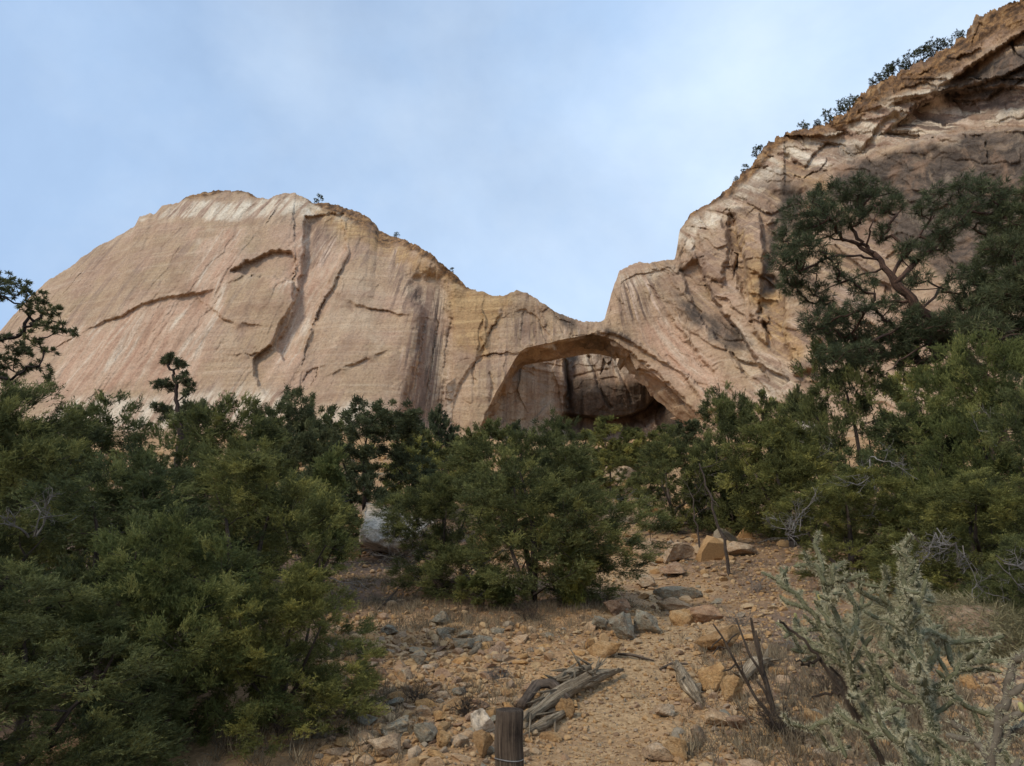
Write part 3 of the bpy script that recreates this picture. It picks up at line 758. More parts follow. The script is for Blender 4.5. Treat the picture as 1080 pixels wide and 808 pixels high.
# rubble slope on the right inside
Y2 = Y2 - 14 * sst(V2, 432, 475) * sst(U2, 660, 720)
PV2 = np.stack([A2 * Y2, Y2, EYE + E2 * Y2], -1)
back = PV2[-1].copy(); rows2 = []
for d_, z_ in ((1.5, .3), (5, .4), (14, -.5), (30, -4), (60, -20)):
    b_ = back.copy(); b_[:, 1] += d_; b_[:, 0] *= 1 + d_ / back[:, 1]; b_[:, 2] += z_; rows2.append(b_)
w2 = fbm(PV2.reshape(-1, 3) / 6, 4, 95).reshape(A2.shape)
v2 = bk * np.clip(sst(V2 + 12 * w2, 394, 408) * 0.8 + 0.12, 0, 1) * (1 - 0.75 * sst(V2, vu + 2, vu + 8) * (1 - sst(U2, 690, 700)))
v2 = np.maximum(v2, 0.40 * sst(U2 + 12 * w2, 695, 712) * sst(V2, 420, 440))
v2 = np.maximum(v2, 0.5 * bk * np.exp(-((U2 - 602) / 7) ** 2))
c2 = np.maximum(bk * (1 - sst(V2 + 8 * w2, 388, 400)) * (1 - sst(U2, 650, 680)) * 0.9, 0.35 * (1 - bk) * (U2 < 600))  # cream rock; left inner wall's colour also lifted to offset the recess's dim light
p2 = bk * below * 0.4
s2 = 0.18 * sst(A2, -.05, .0) + bk * 0.55
ext = len(rows2) * len(a2)
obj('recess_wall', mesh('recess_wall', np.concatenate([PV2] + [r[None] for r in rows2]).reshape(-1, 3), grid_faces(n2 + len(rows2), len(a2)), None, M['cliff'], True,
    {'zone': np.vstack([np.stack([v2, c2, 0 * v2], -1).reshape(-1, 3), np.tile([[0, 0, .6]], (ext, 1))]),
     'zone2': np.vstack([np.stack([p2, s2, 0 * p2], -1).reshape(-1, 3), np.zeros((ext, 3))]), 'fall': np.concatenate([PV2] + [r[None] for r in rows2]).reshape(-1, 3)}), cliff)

# ------------------------------------------------------------------ trees
def unit(v): return v / (np.linalg.norm(v, axis=-1, keepdims=True) + 1e-9)

def juniper_leaves(rs, cen, out, size, sprigs, leaves, l, wd, up=0.60):
    n = len(cen)
    ci = np.repeat(np.arange(n), sprigs)
    d = unit(out[ci] * 0.9 + np.array([0, 0, up]) + rs.normal(0, 0.52, (len(ci), 3)))
    L = size * rs.uniform(0.5, 1.25, len(ci))
    st = cen[ci] + rs.normal(0, size * 0.22, (len(ci), 3)) - d * (L * 0.3)[:, None]
    si = np.repeat(np.arange(len(ci)), leaves)
    t = rs.uniform(0.05, 1, len(si))
    p = st[si] + d[si] * (L[si] * t)[:, None] + rs.normal(0, 0.006, (len(si), 3))
    p[:, 2] -= 0.10 * size * t ** 2
    dl = unit(d[si] + rs.normal(0, 0.34, (len(si), 3)))
    ctint = np.clip(rs.normal(0.42, 0.25, n), 0, 1)
    tint = np.clip(ctint[ci][si] + rs.normal(0, 0.10, len(si)) + 0.18 * (t - 0.6), 0, 1)
    return blades(rs, p, dl, l, wd, tint)

def needle_tufts(rs, cen, out, size, n_needles, wd, up=0.25, spread=0.85, pos=0.35):
    n = len(cen)
    ci = np.repeat(np.arange(n), n_needles)
    d = unit(out[ci] * 0.6 + np.array([0, 0, up]) + rs.normal(0, spread, (len(ci), 3)))
    p = cen[ci] + rs.normal(0, size * pos, (len(ci), 3))
    ctint = np.clip(rs.normal(0.45, 0.18, n), 0, 1)
    tint = np.clip(ctint[ci] + rs.normal(0, 0.12, len(ci)), 0, 1)
    return blades(rs, p, d, size, wd, tint)

def blades(rs, p, d, l, wd, tint):
    n = len(p)
    ll = l * rs.uniform(0.6, 1.3, n)[:, None]; ww = wd * rs.uniform(0.7, 1.3, n)[:, None]
    s = unit(np.cross(d, unit(rs.normal(0, 1, (n, 3)))))
    V = np.stack([p, p + d * ll * 0.45 + s * ww * 0.5, p + d * ll, p + d * ll * 0.45 - s * ww * 0.5], 1).reshape(-1, 3)
    Q = np.arange(4 * n).reshape(-1, 4)
    return V, Q, np.repeat(tint, 4)

class Skel:
    def __init__(s): s.p, s.par, s.minr = [], [], []
    def line(s, pts, r0, r1, parent=-1):
        k = len(pts)
        for i_, q_ in enumerate(pts):
            s.p.append(np.array(q_, float)); s.par.append(parent if i_ == 0 else len(s.p) - 2)
            s.minr.append(r0 + (r1 - r0) * i_ / max(1, k - 1))
    def attach(s, rs, targets, step=0.22, jit=0.10, down=0.7, sag=0.06, far=0.0):
        base = s.p[0]
        order = np.argsort(np.linalg.norm((targets - base) * [1, 1, 0.8], axis=1))
        cap = len(s.p) + len(targets) * 24
        arr = np.zeros((cap, 3)); n = len(s.p); arr[:n] = s.p
        for ti in order:
            t = targets[ti]
            dv = arr[:n] - t
            dist = np.linalg.norm(dv, axis=1)
            cost = dist + down * np.clip(dv[:, 2] + 0.15 * dist, 0, None) + far * np.linalg.norm(arr[:n] - base, axis=1)
            k = int(np.argmin(cost)); a = arr[k]; L = dist[k]
            m = int(min(22, max(2, math.ceil(L / step))))
            off = np.zeros(3); par = k
            side = rs.normal(0, 1, 3) * L * jit
            for q_ in range(1, m + 1):
                f = q_ / m
                off = off * 0.6 + rs.normal(0, 1, 3) * step * 0.22 * (1 - f)
                p = a + (t - a) * f + side * math.sin(math.pi * f) * 0.7 + off
                p[2] -= sag * L * math.sin(math.pi * f)
                arr[n] = p; s.p.append(p.copy()); s.par.append(par); s.minr.append(0); par = n; n += 1
    def tubes(s, rtip, power=0.5, sides=(7, 5, 3), rmax=9, groove=0.0):
        n = len(s.p); w = np.zeros(n); ch = [[] for _ in range(n)]
        for i_ in range(n):
            if s.par[i_] >= 0: ch[s.par[i_]].append(i_)
        for i_ in range(n - 1, -1, -1):
            if not ch[i_]: w[i_] += 1
            if s.par[i_] >= 0: w[s.par[i_]] += w[i_]
        r = np.minimum(np.maximum(rtip * w ** power, s.minr), rmax)
        b = Buf(); done = set()
        for i_ in range(n):
            if i_ in done: continue
            path = [s.par[i_]] if s.par[i_] >= 0 else []
            c = i_
            while True:
                path.append(c); done.add(c)
                nx_ = [k for k in ch[c] if k not in done]
                if not nx_: break
                c = max(nx_, key=lambda k: w[k])
            if len(path) < 2: continue
            rr = r[path].copy()
            if s.par[i_] >= 0: rr[0] = min(rr[0], rr[1] * 1.15)
            sd = sides[0] if rr.max() > 0.045 else sides[1] if rr.max() > 0.015 else sides[2]
            b.tube([s.p[k] for k in path], rr, sd, cap=rr.max() > 0.03, groove=groove if rr.max() > 0.03 else 0, seed=i_ % 97)
        return b

def lobes_for(rs, H, W, n, low=0.12, tall=1.0):
    L = []
    for k in range(n):
        f = (k + 0.5) / n
        z = H * (low + (0.93 - low) * f ** 0.9)
        prof = math.sin(math.pi * min(1, (0.22 + 0.78 * f))) ** 0.65 if tall < 1.2 else (1 - f) ** 0.6 + 0.1
        a_ = rs.uniform(0, 2 * math.pi) + k * 2.4
        rad = W * 0.5 * prof * rs.uniform(0.35, 0.85)
        s_ = W * rs.uniform(0.14, 0.25) * (1.15 - 0.45 * f)
        L.append((np.array([rad * math.cos(a_), rad * math.sin(a_), z]), np.array([s_, s_, s_ * rs.uniform(0.65, 1.15)])))
    for k in range(max(3, n // 4)):           # upright leaders that give the ragged top
        a_ = rs.uniform(0, 6.28); rad = W * rs.uniform(0.02, 0.30)
        s_ = W * rs.uniform(0.05, 0.09)
        L.append((np.array([rad * math.cos(a_), rad * math.sin(a_), H * rs.uniform(0.80, 0.96) - 0.25 * rad]), np.array([s_, s_, s_ * rs.uniform(1.8, 2.8)])))
    return L

def clumps(rs, lobes, count, inner=0.5):
    vol = np.array([np.prod(r_) ** (2 / 3) for c_, r_ in lobes]); vol /= vol.sum()
    pts, outs = [], []
    for (c_, r_), f in zip(lobes, vol):
        k = max(2, int(count * f))
        d = unit(rs.normal(0, 1, (k, 3))); rad = rs.uniform(inner, 1.0, k) ** 0.7
        pts.append(c_ + d * r_ * rad[:, None]); outs.append(d * 0.75 + unit(c_ * [1, 1, 0.0] + 1e-6) * 0.4)
    return np.vstack(pts), unit(np.vstack(outs))

def make_tree(name, seed, H, W, nl, ncl, leaf, bark, kind='juniper', low=0.12, tall=1.0, stems=3, size=0.17, sprigs=13, leaves=10, l=0.04, wd=0.012, dead=20, lean=(0, 0), lob=None, trunk=None, rtip=0.003, power=0.5, needles=30):
    rs = np.random.RandomState(seed)
    lobes = lob if lob is not None else lobes_for(rs, H, W, nl, low, tall)
    cl, ou = clumps(rs, lobes, ncl)
    cl[:, 0] += lean[0] * cl[:, 2]; cl[:, 1] += lean[1] * cl[:, 2]
    cl[:, 2] = np.maximum(cl[:, 2], 0.06 * H)
    sk = Skel()
    if trunk is None:
        a0 = rs.uniform(0, 6.28)
        r0 = 0.022 * H
        main = []
        for q_ in range(9):
            f = q_ / 8
            main.append([math.sin(f * 3 + a0) * 0.10 * f * W * 0.5 + lean[0] * f * H, math.cos(f * 2.3 + a0) * 0.10 * f * W * 0.5 + lean[1] * f * H, -0.25 + f * H * 0.86])
        sk.line(main, r0, r0 * 0.18)
        for s_ in range(stems - 1):
            aa = a0 + 2.1 + s_ * 2.2; k0 = 1 + s_
            st = np.array(main[k0]); ln = []
            for q_ in range(1, 6):
                f = q_ / 5
                ln.append(st + np.array([math.cos(aa) * W * 0.26 * f, math.sin(aa) * W * 0.26 * f, H * 0.5 * f ** 1.25]) + rs.normal(0, 0.04, 3))
            sk.line(ln, r0 * 0.6, r0 * 0.12, k0)
    else:
        for ln, ra, rb, par in trunk: sk.line(ln, ra, rb, par)
    sk.attach(rs, cl)
    root = empty(name, (0, 0, 0))
    obj('trunk', sk.tubes(rtip, power, groove=0.12).mesh('trunk', bark), root)
    if kind == 'juniper': V, Q, A_ = juniper_leaves(rs, cl, ou, size, sprigs, leaves, l, wd)
    else: V, Q, A_ = needle_tufts(rs, cl, ou, l, needles, wd)
    obj('crown', mesh('crown', V, Q, None, leaf, False, {'tint': A_}), root)
    for q_ in range(min(2, (dead + 4) // 5)):
        pp = np.array(sk.p); ok_ = np.where((pp[:, 2] < 0.62 * H) & (pp[:, 2] > 0.12 * H) & (np.hypot(pp[:, 0], pp[:, 1]) > 0.22 * W))[0]
        p = pp[ok_[rs.randint(len(ok_))]]
        bb = Buf(); twig(bb, rs, p, unit(p * [1, 1, 0] + rs.normal(0, 0.35, 3) * [1, 1, 0.6]), rs.uniform(0.55, 0.95) * H / 3.4 * 0.75, 0.0085, 4, 0.25, 3)
        obj('dead_branch', bb.mesh('dead_branch', M['dead']), root)
    return root

def twig(b, rs, p, d, L, r, lev, kink=0.28, kids=3):
    k = 5; pts = [p]
    for q_ in range(k):
        d = unit(d + rs.normal(0, kink, 3) + np.array([0, 0, 0.03])); pts.append(pts[-1] + d * L / k)
    b.tube(pts, np.linspace(r, r * 0.45, k + 1), 4 if r > 0.004 else 3, cap=False)
    if lev > 1:
        for q_ in range(kids):
            i_ = rs.randint(1, k + 1)
            twig(b, rs, pts[i_], unit(d + rs.normal(0, 0.75, 3)), L * rs.uniform(0.35, 0.65), r * 0.6, lev - 1, kink, kids)

J = M['juniper']; BK = M['bark']
near = [make_tree('juniper_tree', 101 + k, 3.4, 3.2, 19, 500, J, BK, stems=4, low=0.06, sprigs=24, leaves=17, l=0.048, wd=0.0090, size=0.21) for k in range(3)]
neary = [make_tree('juniper_tree', 121, 3.0, 2.8, 17, 450, M['juniper_y'], BK, stems=3, low=0.05, sprigs=24, leaves=17, l=0.048, wd=0.0088, size=0.21)]
mid = [make_tree('juniper_tree', 141 + k, 3.8, 3.6, 18, 370, J, BK, stems=3, size=0.25, sprigs=20, leaves=15, l=0.075, wd=0.0145, dead=14, low=0.07) for k in range(3)]
piny = [make_tree('pinyon_pine_tree', 161 + k, 4.2, 3.4, 16, 520, M['pinyon'], M['bark_d'], kind='tuft', stems=2, l=0.12, wd=0.024, needles=95, dead=8, low=0.16) for k in range(2)]
slim = [make_tree('juniper_tree', 171, 3.0, 1.2, 12, 200, M['juniper_y'], BK, stems=2, low=0.06, tall=1.5, size=0.2, sprigs=18, leaves=14, l=0.065, wd=0.014, dead=3)]
far = [make_tree('juniper_tree', 181 + k, 4.0, 3.8, 14, 180, J if k else M['pinyon'], BK, stems=3, size=0.34, sprigs=17, leaves=12, l=0.15, wd=0.038, dead=0, low=0.08) for k in range(3)]
bush = [make_tree('juniper_bush', 191, 1.0, 1.5, 9, 130, M['juniper_y'], BK, stems=3, size=0.15, sprigs=20, leaves=15, l=0.05, wd=0.011, dead=4, low=0.15)]
PROTO = dict(near=(near, 3.4, 3.2), neary=(neary, 3.0, 2.8), mid=(mid, 3.8, 3.6), piny=(piny, 4.2, 3.4), slim=(slim, 3.0, 1.2), far=(far, 4.0, 3.8), bush=(bush, 1.0, 1.5))
used = set()

def plant(kind, var, u, vtop, Yd, wpx, rot, label, cat, group=None, sink=0.0):
    lst, H0, W0 = PROTO[kind]; proto = lst[var % len(lst)]
    a_, e_ = ae(u, vtop); a_, e_ = float(a_), float(e_)
    x = a_ * Yd; zg = T(x, Yd)
    H = EYE + e_ * Yd - zg + sink
    fw = cP - (V0 - vtop) / F * sP
    Wm = wpx / F * Yd / max(0.85, fw)
    key = (kind, var % len(lst))
    if key in used: o = copy_tree(proto)
    else: o = proto; used.add(key)
    o.location = (x, Yd, zg - sink - 0.03); o.rotation_euler = (0, 0, rot)
    o.scale = (Wm / W0, Wm / W0, H / (H0 * 0.97))
    tag(o, label, cat, group)
    return o

JL = 'junipers and pines on the slope'
TREES = [
 ('near', 0, 292, 476, 7.0, 250, 0.4, 'tall green juniper just left of the rubble slope, nearest the wooden post', 'juniper'),
 ('near', 1, 150, 488, 6.2, 300, 2.2, 'large dark green juniper filling the middle of the left thicket', 'juniper'),
 ('near', 2, 5, 415, 6.8, 300, 4.1, 'dark juniper at the left frame edge below the overhanging pine branch', 'juniper'),
 ('neary', 0, 190, 560, 5.0, 230, 1.0, 'bright yellow-green juniper in front of the left thicket', 'juniper'),
 ('near', 2, 55, 610, 4.2, 330, 0.7, 'low spreading juniper in the bottom left corner', 'juniper'),
 ('near', 1, 318, 600, 5.4, 210, 5.1, 'low juniper with feathery tips reaching over the rubble, bottom of left thicket', 'juniper'),
 ('mid', 0, 240, 432, 11, 200, 0.3, 'juniper with rounded top under the streaked cliff face, right of the twisted pine', 'juniper'),
 ('mid', 1, 122, 432, 12, 190, 1.9, 'rounded juniper left of the twisted pine against pale rock', 'juniper'),
 ('piny', 0, 316, 414, 15, 110, 0.9, 'dark pinyon with knobbly rounded top and visible trunk in left thicket', 'pinyon pine'),
 ('piny', 1, 396, 428, 20, 150, 2.9, 'dark dense pinyon above the pale grey outcrop', 'pinyon pine'),
 ('slim', 0, 352, 478, 10.5, 58, 0.0, 'slim yellow-green juniper left of the pale grey outcrop', 'juniper'),
 ('mid', 2, 40, 452, 10, 210, 3.3, 'juniper behind the dark left edge juniper, under the cliff foot', 'juniper'),
 ('far', 0, 464, 436, 34, 58, 0.5, 'narrow pinyon spire right of the dense dark pinyon, below the streaked alcove', 'pinyon pine'),
 ('near', 0, 558, 466, 11.4, 225, 2.6, 'wide sprawling juniper in the middle beside the trail', 'juniper'),
 ('near', 1, 470, 505, 12.6, 150, 4.5, 'grey-green juniper left of the wide trailside juniper, above dry grass', 'juniper'),
 ('far', 1, 515, 450, 30, 80, 1.5, 'round juniper below the left foot of the arch', 'juniper'),
 ('mid', 2, 592, 440, 27, 90, 0.8, 'tall juniper whose top shows inside the arch opening', 'juniper'),
 ('far', 2, 640, 446, 38, 75, 2.4, 'juniper under the dark undercut rock of the arch opening', 'juniper'),
 ('mid', 1, 703, 462, 22, 115, 5.6, 'juniper overhanging the upper end of the trail on its right', 'juniper'),
 ('mid', 0, 762, 420, 21, 105, 3.8, 'juniper with bushy top at the right foot of the arch', 'juniper'),
 ('mid', 2, 815, 444, 18, 150, 1.2, 'dark juniper behind the cholla, left of the pale boulder', 'juniper'),
 ('mid', 1, 878, 362, 21, 135, 2.0, 'upright juniper standing below the lower boughs of the big ponderosa', 'juniper'),
 ('neary', 0, 1012, 374, 13, 160, 3.0, 'yellow-green juniper in front of the ponderosa trunk', 'juniper'),
 ('mid', 0, 948, 440, 15, 150, 5.0, 'dark juniper with bleached dead bough, behind the tallest cholla', 'juniper'),
 ('near', 1, 1085, 410, 10, 170, 1.1, 'green juniper at the right frame edge', 'juniper'),
 ('near', 0, 880, 500, 13, 190, 3.6, 'low dark juniper directly behind the cholla tips', 'juniper'),
 ('near', 2, 1010, 505, 9.6, 220, 2.9, 'low juniper above the grey-green grassy mound', 'juniper'),
 ('near', 0, 1085, 566, 7.8, 130, 0.2, 'low bright juniper at right edge beside the grassy mound', 'juniper'),
 ('bush', 0, 608, 572, 10.9, 62, 0.2, 'small bright green juniper bush beside the trail', 'juniper bush'),
 ('bush', 0, 512, 604, 10.8, 84, 1.7, 'dark juniper skirt hanging to the ground left of the trunk', 'juniper bush'),
 ('bush', 0, 664, 552, 25, 30, 2.7, 'tiny green bush at the top of the trail', 'bush'),
 ('far', 1, 423, 446, 52, 60, 4.0, 'far juniper just above the dense dark pinyon on its right', 'juniper'),
 ('far', 0, 546, 448, 46, 40, 0.9, 'pale grey-green sapling standing inside the arch opening', 'juniper'),
 ('far', 2, 672, 456, 50, 60, 3.9, 'far juniper under the right side of the dark alcove', 'juniper'),
 ('far', 1, 700, 452, 56, 50, 5.9, 'far juniper on the dark rubble inside the arch', 'juniper'),
 ('far', 0, 730, 446, 48, 50, 2.2, 'far pinyon at the right base of the arch rib', 'pinyon pine'),
 ('far', 2, 805, 420, 42, 60, 1.4, 'far juniper against the orange slab right of the arch', 'juniper'),
 ('far', 0, 842, 415, 38, 55, 0.1, 'far dark pinyon against the cliff, left of the upright juniper', 'pinyon pine'),
 ('far', 1, 285, 436, 40, 60, 3.2, 'far juniper between the rounded juniper and the knobbly pinyon', 'juniper'),
 ('far', 2, 350, 436, 44, 60, 5.0, 'far juniper at the cliff foot between the two dark pinyons', 'juniper'),
 ('far', 1, 75, 446, 36, 70, 0.7, 'far juniper below the pale cliff foot at left', 'juniper'),
 ('far', 0, 210, 428, 40, 50, 2.7, 'far pinyon just right of the twisted pine', 'pinyon pine'),
 ('far', 2, 960, 380, 30, 90, 2.3, 'grey-green juniper behind the ponderosa trunk', 'juniper'),
 ('far', 1, 610, 490, 24, 90, 1.0, 'dark juniper behind the wide trailside juniper, left of the tan boulder', 'juniper'),
 ('far', 2, 446, 462, 26, 80, 0.4, 'juniper just right of the pale grey outcrop', 'juniper'),
 ('far', 0, 770, 490, 22, 100, 4.4, 'dark juniper behind the leaning thin dead trunk', 'juniper'),

 ('mid', 1, 640, 478, 33, 80, 2.0, 'juniper left of the tan boulder above the trail', 'juniper'),
 ('mid', 0, 690, 482, 30, 70, 4.0, 'juniper right of the tan boulder above the trail', 'juniper'),
 ('far', 1, 618, 474, 44, 60, 1.2, 'far juniper just below the arch, left of the dark undercut', 'juniper'),
 ('far', 2, 655, 470, 58, 60, 3.0, 'far juniper just below the arch, under the dark undercut', 'juniper'),
 ('mid', 2, 540, 505, 20, 110, 0.6, 'juniper behind the trunk of the wide trailside juniper', 'juniper'),
 ('far', 0, 480, 468, 40, 70, 3.5, 'far dark juniper below the streaked alcove of the cliff', 'juniper'),
]
for kind, var, u, v, Yd, wpx, rot, label, cat in TREES: plant(kind, var, u, v, Yd, wpx, rot, label, cat, JL)

def traced_tree(name, seed, Yd, base_uv, trunk_px, lobes_px, leaf, bark, label, l, wd, needles, ncl, rtip, r0, r1, limbs=(), dead=0, power=0.5, flat=0.75, depth=0.8, step=0.3, ysp=0.0):
    """a tree whose limbs and foliage masses were measured off the photograph, built at its own distance"""
    rs = np.random.RandomState(seed)
    a_, e_ = ae(*base_uv); x0 = float(a_) * Yd; z0 = T(x0, Yd) - 0.2; O = np.array([x0, Yd, z0])
    s = Yd / F
    sk = Skel()
    tp = [np.zeros(3)] + [P(u, v, Yd + rs.uniform(-.1, .1)) - O for u, v in trunk_px]
    # subdivide the trunk
    tpts = np.array(tp); k = np.linspace(0, len(tp) - 1, len(tp) * 4)
    tpts = np.stack([np.interp(k, np.arange(len(tp)), tpts[:, c]) for c in range(3)], -1) + rs.normal(0, r0 * 0.25, (len(k), 3))
    sk.line(tpts, r0, r1)
    for lm in limbs:
        q_ = np.array([P(u, v, Yd + dy) - O for u, v, dy in lm])
        par = int(np.argmin(np.linalg.norm(np.array(sk.p) - q_[0], axis=1)))
        kk = np.linspace(0, len(q_) - 1, len(q_) * 3)
        qq = np.stack([np.interp(kk, np.arange(len(q_)), q_[:, c]) for c in range(3)], -1) + rs.normal(0, 0.03, (len(kk), 3))
        sk.line(qq, r1 * 1.0, r1 * 0.35, par)
    lobes = []
    for u, v, r_ in lobes_px:
        c_ = P(u, v, Yd + rs.uniform(-1, 1) * depth) - O
        lobes.append((c_, np.array([r_ * s * 1.1, r_ * s * 1.15, r_ * s * flat])))
    cl, ou = clumps(rs, lobes, ncl, 0.25)
    sk.attach(rs, cl, step=step, jit=0.07, down=0.25, sag=0.03)
    root = empty(name, O)
    obj('trunk', sk.tubes(rtip, power, groove=0.15).mesh('trunk', bark), root)
    V, Q, A_ = needle_tufts(rs, cl, ou, l, needles, wd, up=0.25, spread=0.7, pos=0.12)
    obj('crown', mesh('crown', V, Q, None, leaf, False, {'tint': A_}), root)
    for q_ in range(dead):
        pp = np.array(sk.p); p = pp[rs.randint(len(pp) // 3, len(pp))]
        bb = Buf(); twig(bb, rs, p, unit(rs.normal(0, 1, 3)), 0.5 * s * 40, 0.0055 * s * 30, 3)
        obj('dead_branch', bb.mesh('dead_branch', M['dead']), root)
    return tag(root, label, 'pine', JL)

traced_tree('ponderosa_pine_tree', 301, 19.0, (1062, 470), [(1040, 408), (1010, 366), (985, 340), (962, 318), (940, 292), (922, 268), (905, 256)],
    [(878, 206, 24), (905, 202, 22), (925, 212, 24), (942, 218, 16), (850, 226, 26), (836, 250, 22), (828, 272, 20), (848, 262, 20), (870, 232, 26), (842, 292, 24), (862, 312, 18), (835, 305, 14), (895, 228, 20),
     (868, 338, 24), (890, 345, 26), (905, 326, 14), (985, 208, 18), (975, 220, 14), (1020, 198, 20), (1042, 208, 26), (1030, 226, 22), (1000, 238, 22), (1010, 218, 16), (985, 258, 20), (965, 268, 18), (1045, 238, 18),
     (945, 352, 30), (975, 340, 26), (925, 366, 24), (965, 372, 26), (1000, 350, 28), (1015, 300, 24), (1040, 285, 26), (1030, 325, 26), (955, 300, 12), (910, 372, 18), (880, 372, 14), (912, 300, 15), (932, 322, 13), (890, 292, 13), (968, 292, 12), (950, 322, 12), (930, 245, 13), (952, 262, 10), (875, 275, 13), (902, 352, 16)],
    M['pondo'], M['bark_p'], 'big leaning ponderosa pine with open dark branch network against the right cliff', 0.24, 0.019, 30, 2500, 0.0075, 0.17, 0.042,
    limbs=[[(922, 270, 0), (900, 255, .2), (870, 250, .5), (845, 258, .8)], [(925, 273, 0), (902, 268, -.4), (872, 272, -.7), (846, 285, -1)], [(908, 256, 0), (896, 235, 0), (890, 215, .2)], [(962, 318, 0), (930, 318, .3), (900, 330, .5), (870, 345, .6)],
           [(945, 298, 0), (975, 268, -.4), (1000, 245, -.6), (1030, 215, -.8)], [(940, 292, 0), (960, 258, .6), (982, 232, .8), (990, 212, 1)], [(985, 340, 0), (950, 345, -.4), (920, 362, -.8), (888, 375, -1)], [(1010, 366, 0), (1030, 335, .4), (1050, 300, .6)], [(1000, 352, 0), (960, 372, -1), (935, 392, -1.4)], [(930, 283, 0), (905, 292, .8), (880, 300, 1), (855, 312, 1.1)], [(915, 262, 0), (918, 240, -.6), (928, 218, -.8)], [(972, 328, 0), (995, 300, .8), (1020, 285, 1.1), (1045, 262, 1.2)]],
    depth=1.3, dead=6)
traced_tree('ponderosa_pine_tree', 302, 17.0, (1150, 520), [(1135, 440), (1125, 380), (1112, 320), (1105, 260), (1100, 200)],
    [(1068, 232, 24), (1080, 210, 20), (1055, 262, 22), (1082, 262, 26), (1075, 300, 28), (1050, 318, 24), (1080, 335, 30), (1060, 358, 28), (1035, 345, 22), (1095, 300, 30), (1085, 375, 28), (1110, 240, 30), (1120, 340, 34), (1130, 280, 36), (1100, 190, 22), (1045, 380, 20), (1010, 395, 18)],
    M['pondo'], M['bark_p'], 'second ponderosa at the right frame edge with thick boughs reaching left', 0.25, 0.020, 32, 1700, 0.0075, 0.20, 0.055,
    limbs=[[(1120, 372, 0), (1090, 345, -.3), (1050, 352, -.6), (1015, 372, -.9)], [(1125, 395, 0), (1080, 352, -.7), (1040, 362, -1), (1012, 372, -1.1)], [(1112, 320, 0), (1085, 315, .3), (1055, 322, .6)], [(1108, 280, 0), (1085, 262, .3), (1062, 255, .4)]], depth=1.2)
traced_tree('pinyon_pine_tree', 303, 26.0, (190, 520), [(189, 478), (191, 455), (189, 437), (185, 422), (187, 408), (183, 395), (178, 384)],
    [(176, 380, 6), (184, 378, 6), (190, 385, 6), (194, 395, 4), (166, 406, 5), (173, 404, 6), (180, 408, 5), (194, 402, 7), (201, 408, 5), (196, 415, 4), (168, 430, 7), (176, 433, 6), (200, 430, 7), (206, 436, 5), (195, 440, 6), (172, 440, 5)],
    M['pinyon'], M['bark_d'], 'sparse twisted pine silhouetted against the left cliff', 0.20, 0.040, 26, 230, 0.008, 0.15, 0.05, depth=0.25, dead=3, step=0.25)
traced_tree('pinyon_pine_tree', 304, 8.0, (-70, 560), [(-68, 470), (-60, 400), (-66, 340), (-70, 280)],
    [(4, 292, 10), (22, 302, 11), (38, 315, 12), (10, 310, 9), (28, 325, 9), (50, 330, 9), (60, 328, 7), (57, 348, 9), (70, 346, 7), (82, 352, 6), (45, 344, 8), (30, 352, 7), (8, 362, 12), (22, 372, 12), (38, 366, 9), (5, 382, 12), (26, 388, 9), (42, 384, 7), (52, 394, 6), (10, 400, 9), (-15, 300, 22), (-30, 350, 26), (-25, 395, 24), (-60, 300, 30), (-95, 340, 40), (-60, 260, 30), (55, 372, 6), (48, 402, 6)],
    M['pinyon'], M['bark_d'], 'pine branch reaching in from the left frame edge against sky and cliff', 0.065, 0.013, 40, 800, 0.0028, 0.12, 0.03,
    limbs=[[(-60, 385, 0), (-30, 368, .1), (0, 358, .1), (20, 354, .1), (38, 342, 0), (55, 338, 0), (72, 350, 0)], [(20, 354, .1), (30, 338, .2), (33, 322, .2), (25, 308, .2)], [(-62, 405, 0), (-20, 402, -.2), (8, 402, -.2), (25, 392, -.2), (40, 385, -.2)], [(38, 342, 0), (46, 330, .1), (52, 326, .1)]], depth=0.35, step=0.12, flat=0.9)

# small growth along the cliff tops
def rim_point(u):
    k = int(np.argmin(np.abs(uv(ca, er)[0] - u)))
    return PV[-1, k]
rimp = [make_tree('rim_tree', 201 + k, 4.0, 3.6, 9, 75, M['pinyon'], M['bark_d'], stems=3, size=0.40, sprigs=9, leaves=6, l=0.20, wd=0.075, dead=0, low=0.2, rtip=0.022, power=0.42) for k in range(2)]
rim_used = set()
rim_rs = np.random.RandomState(9)
RIMS = [(336, 11, 'round shrub alone on the rim of the left butte', 'p'), (418, 7, 'small shrub halfway down the right shoulder of the left butte', 'p'), (477, 7, 'lowest shrub on the right shoulder of the left butte', 'j'),
    (776, 7, 'lowest shrub on the right cliff rim', 'p'), (786, 9, 'second shrub up the right cliff rim', 'j'), (799, 12, 'third shrub up the right cliff rim', 'p'), (803, 9, 'shrub beside the third shrub up the right cliff rim', 'j'), (848, 10, 'pale twiggy shrub left of the dark rim pines on the right cliff', 'j'), (862, 8, 'low shrub between pale twiggy shrub and dark rim pines', 'p'), (876, 14, 'left one of the dark pines in the middle of the right cliff rim', 'p'), (890, 17, 'tallest dark pine in the middle of the right cliff rim', 'p'),
    (900, 12, 'right one of the dark pines in the middle of the right cliff rim', 'p'), (927, 12, 'leftmost tree of the high rim row on the right cliff', 'j'), (938, 13, 'second tree of the high rim row on the right cliff', 'p'), (949, 14, 'third tree of the high rim row on the right cliff', 'j'), (962, 14, 'fourth tree of the high rim row on the right cliff', 'j'), (974, 15, 'fifth tree of the high rim row on the right cliff', 'p'), (986, 16, 'tallest tree of the high rim row on the right cliff', 'j'), (996, 12, 'rightmost tree of the high rim row on the right cliff', 'p'), (1012, 10, 'bare twiggy shrub below the cliff top corner', 'j')]
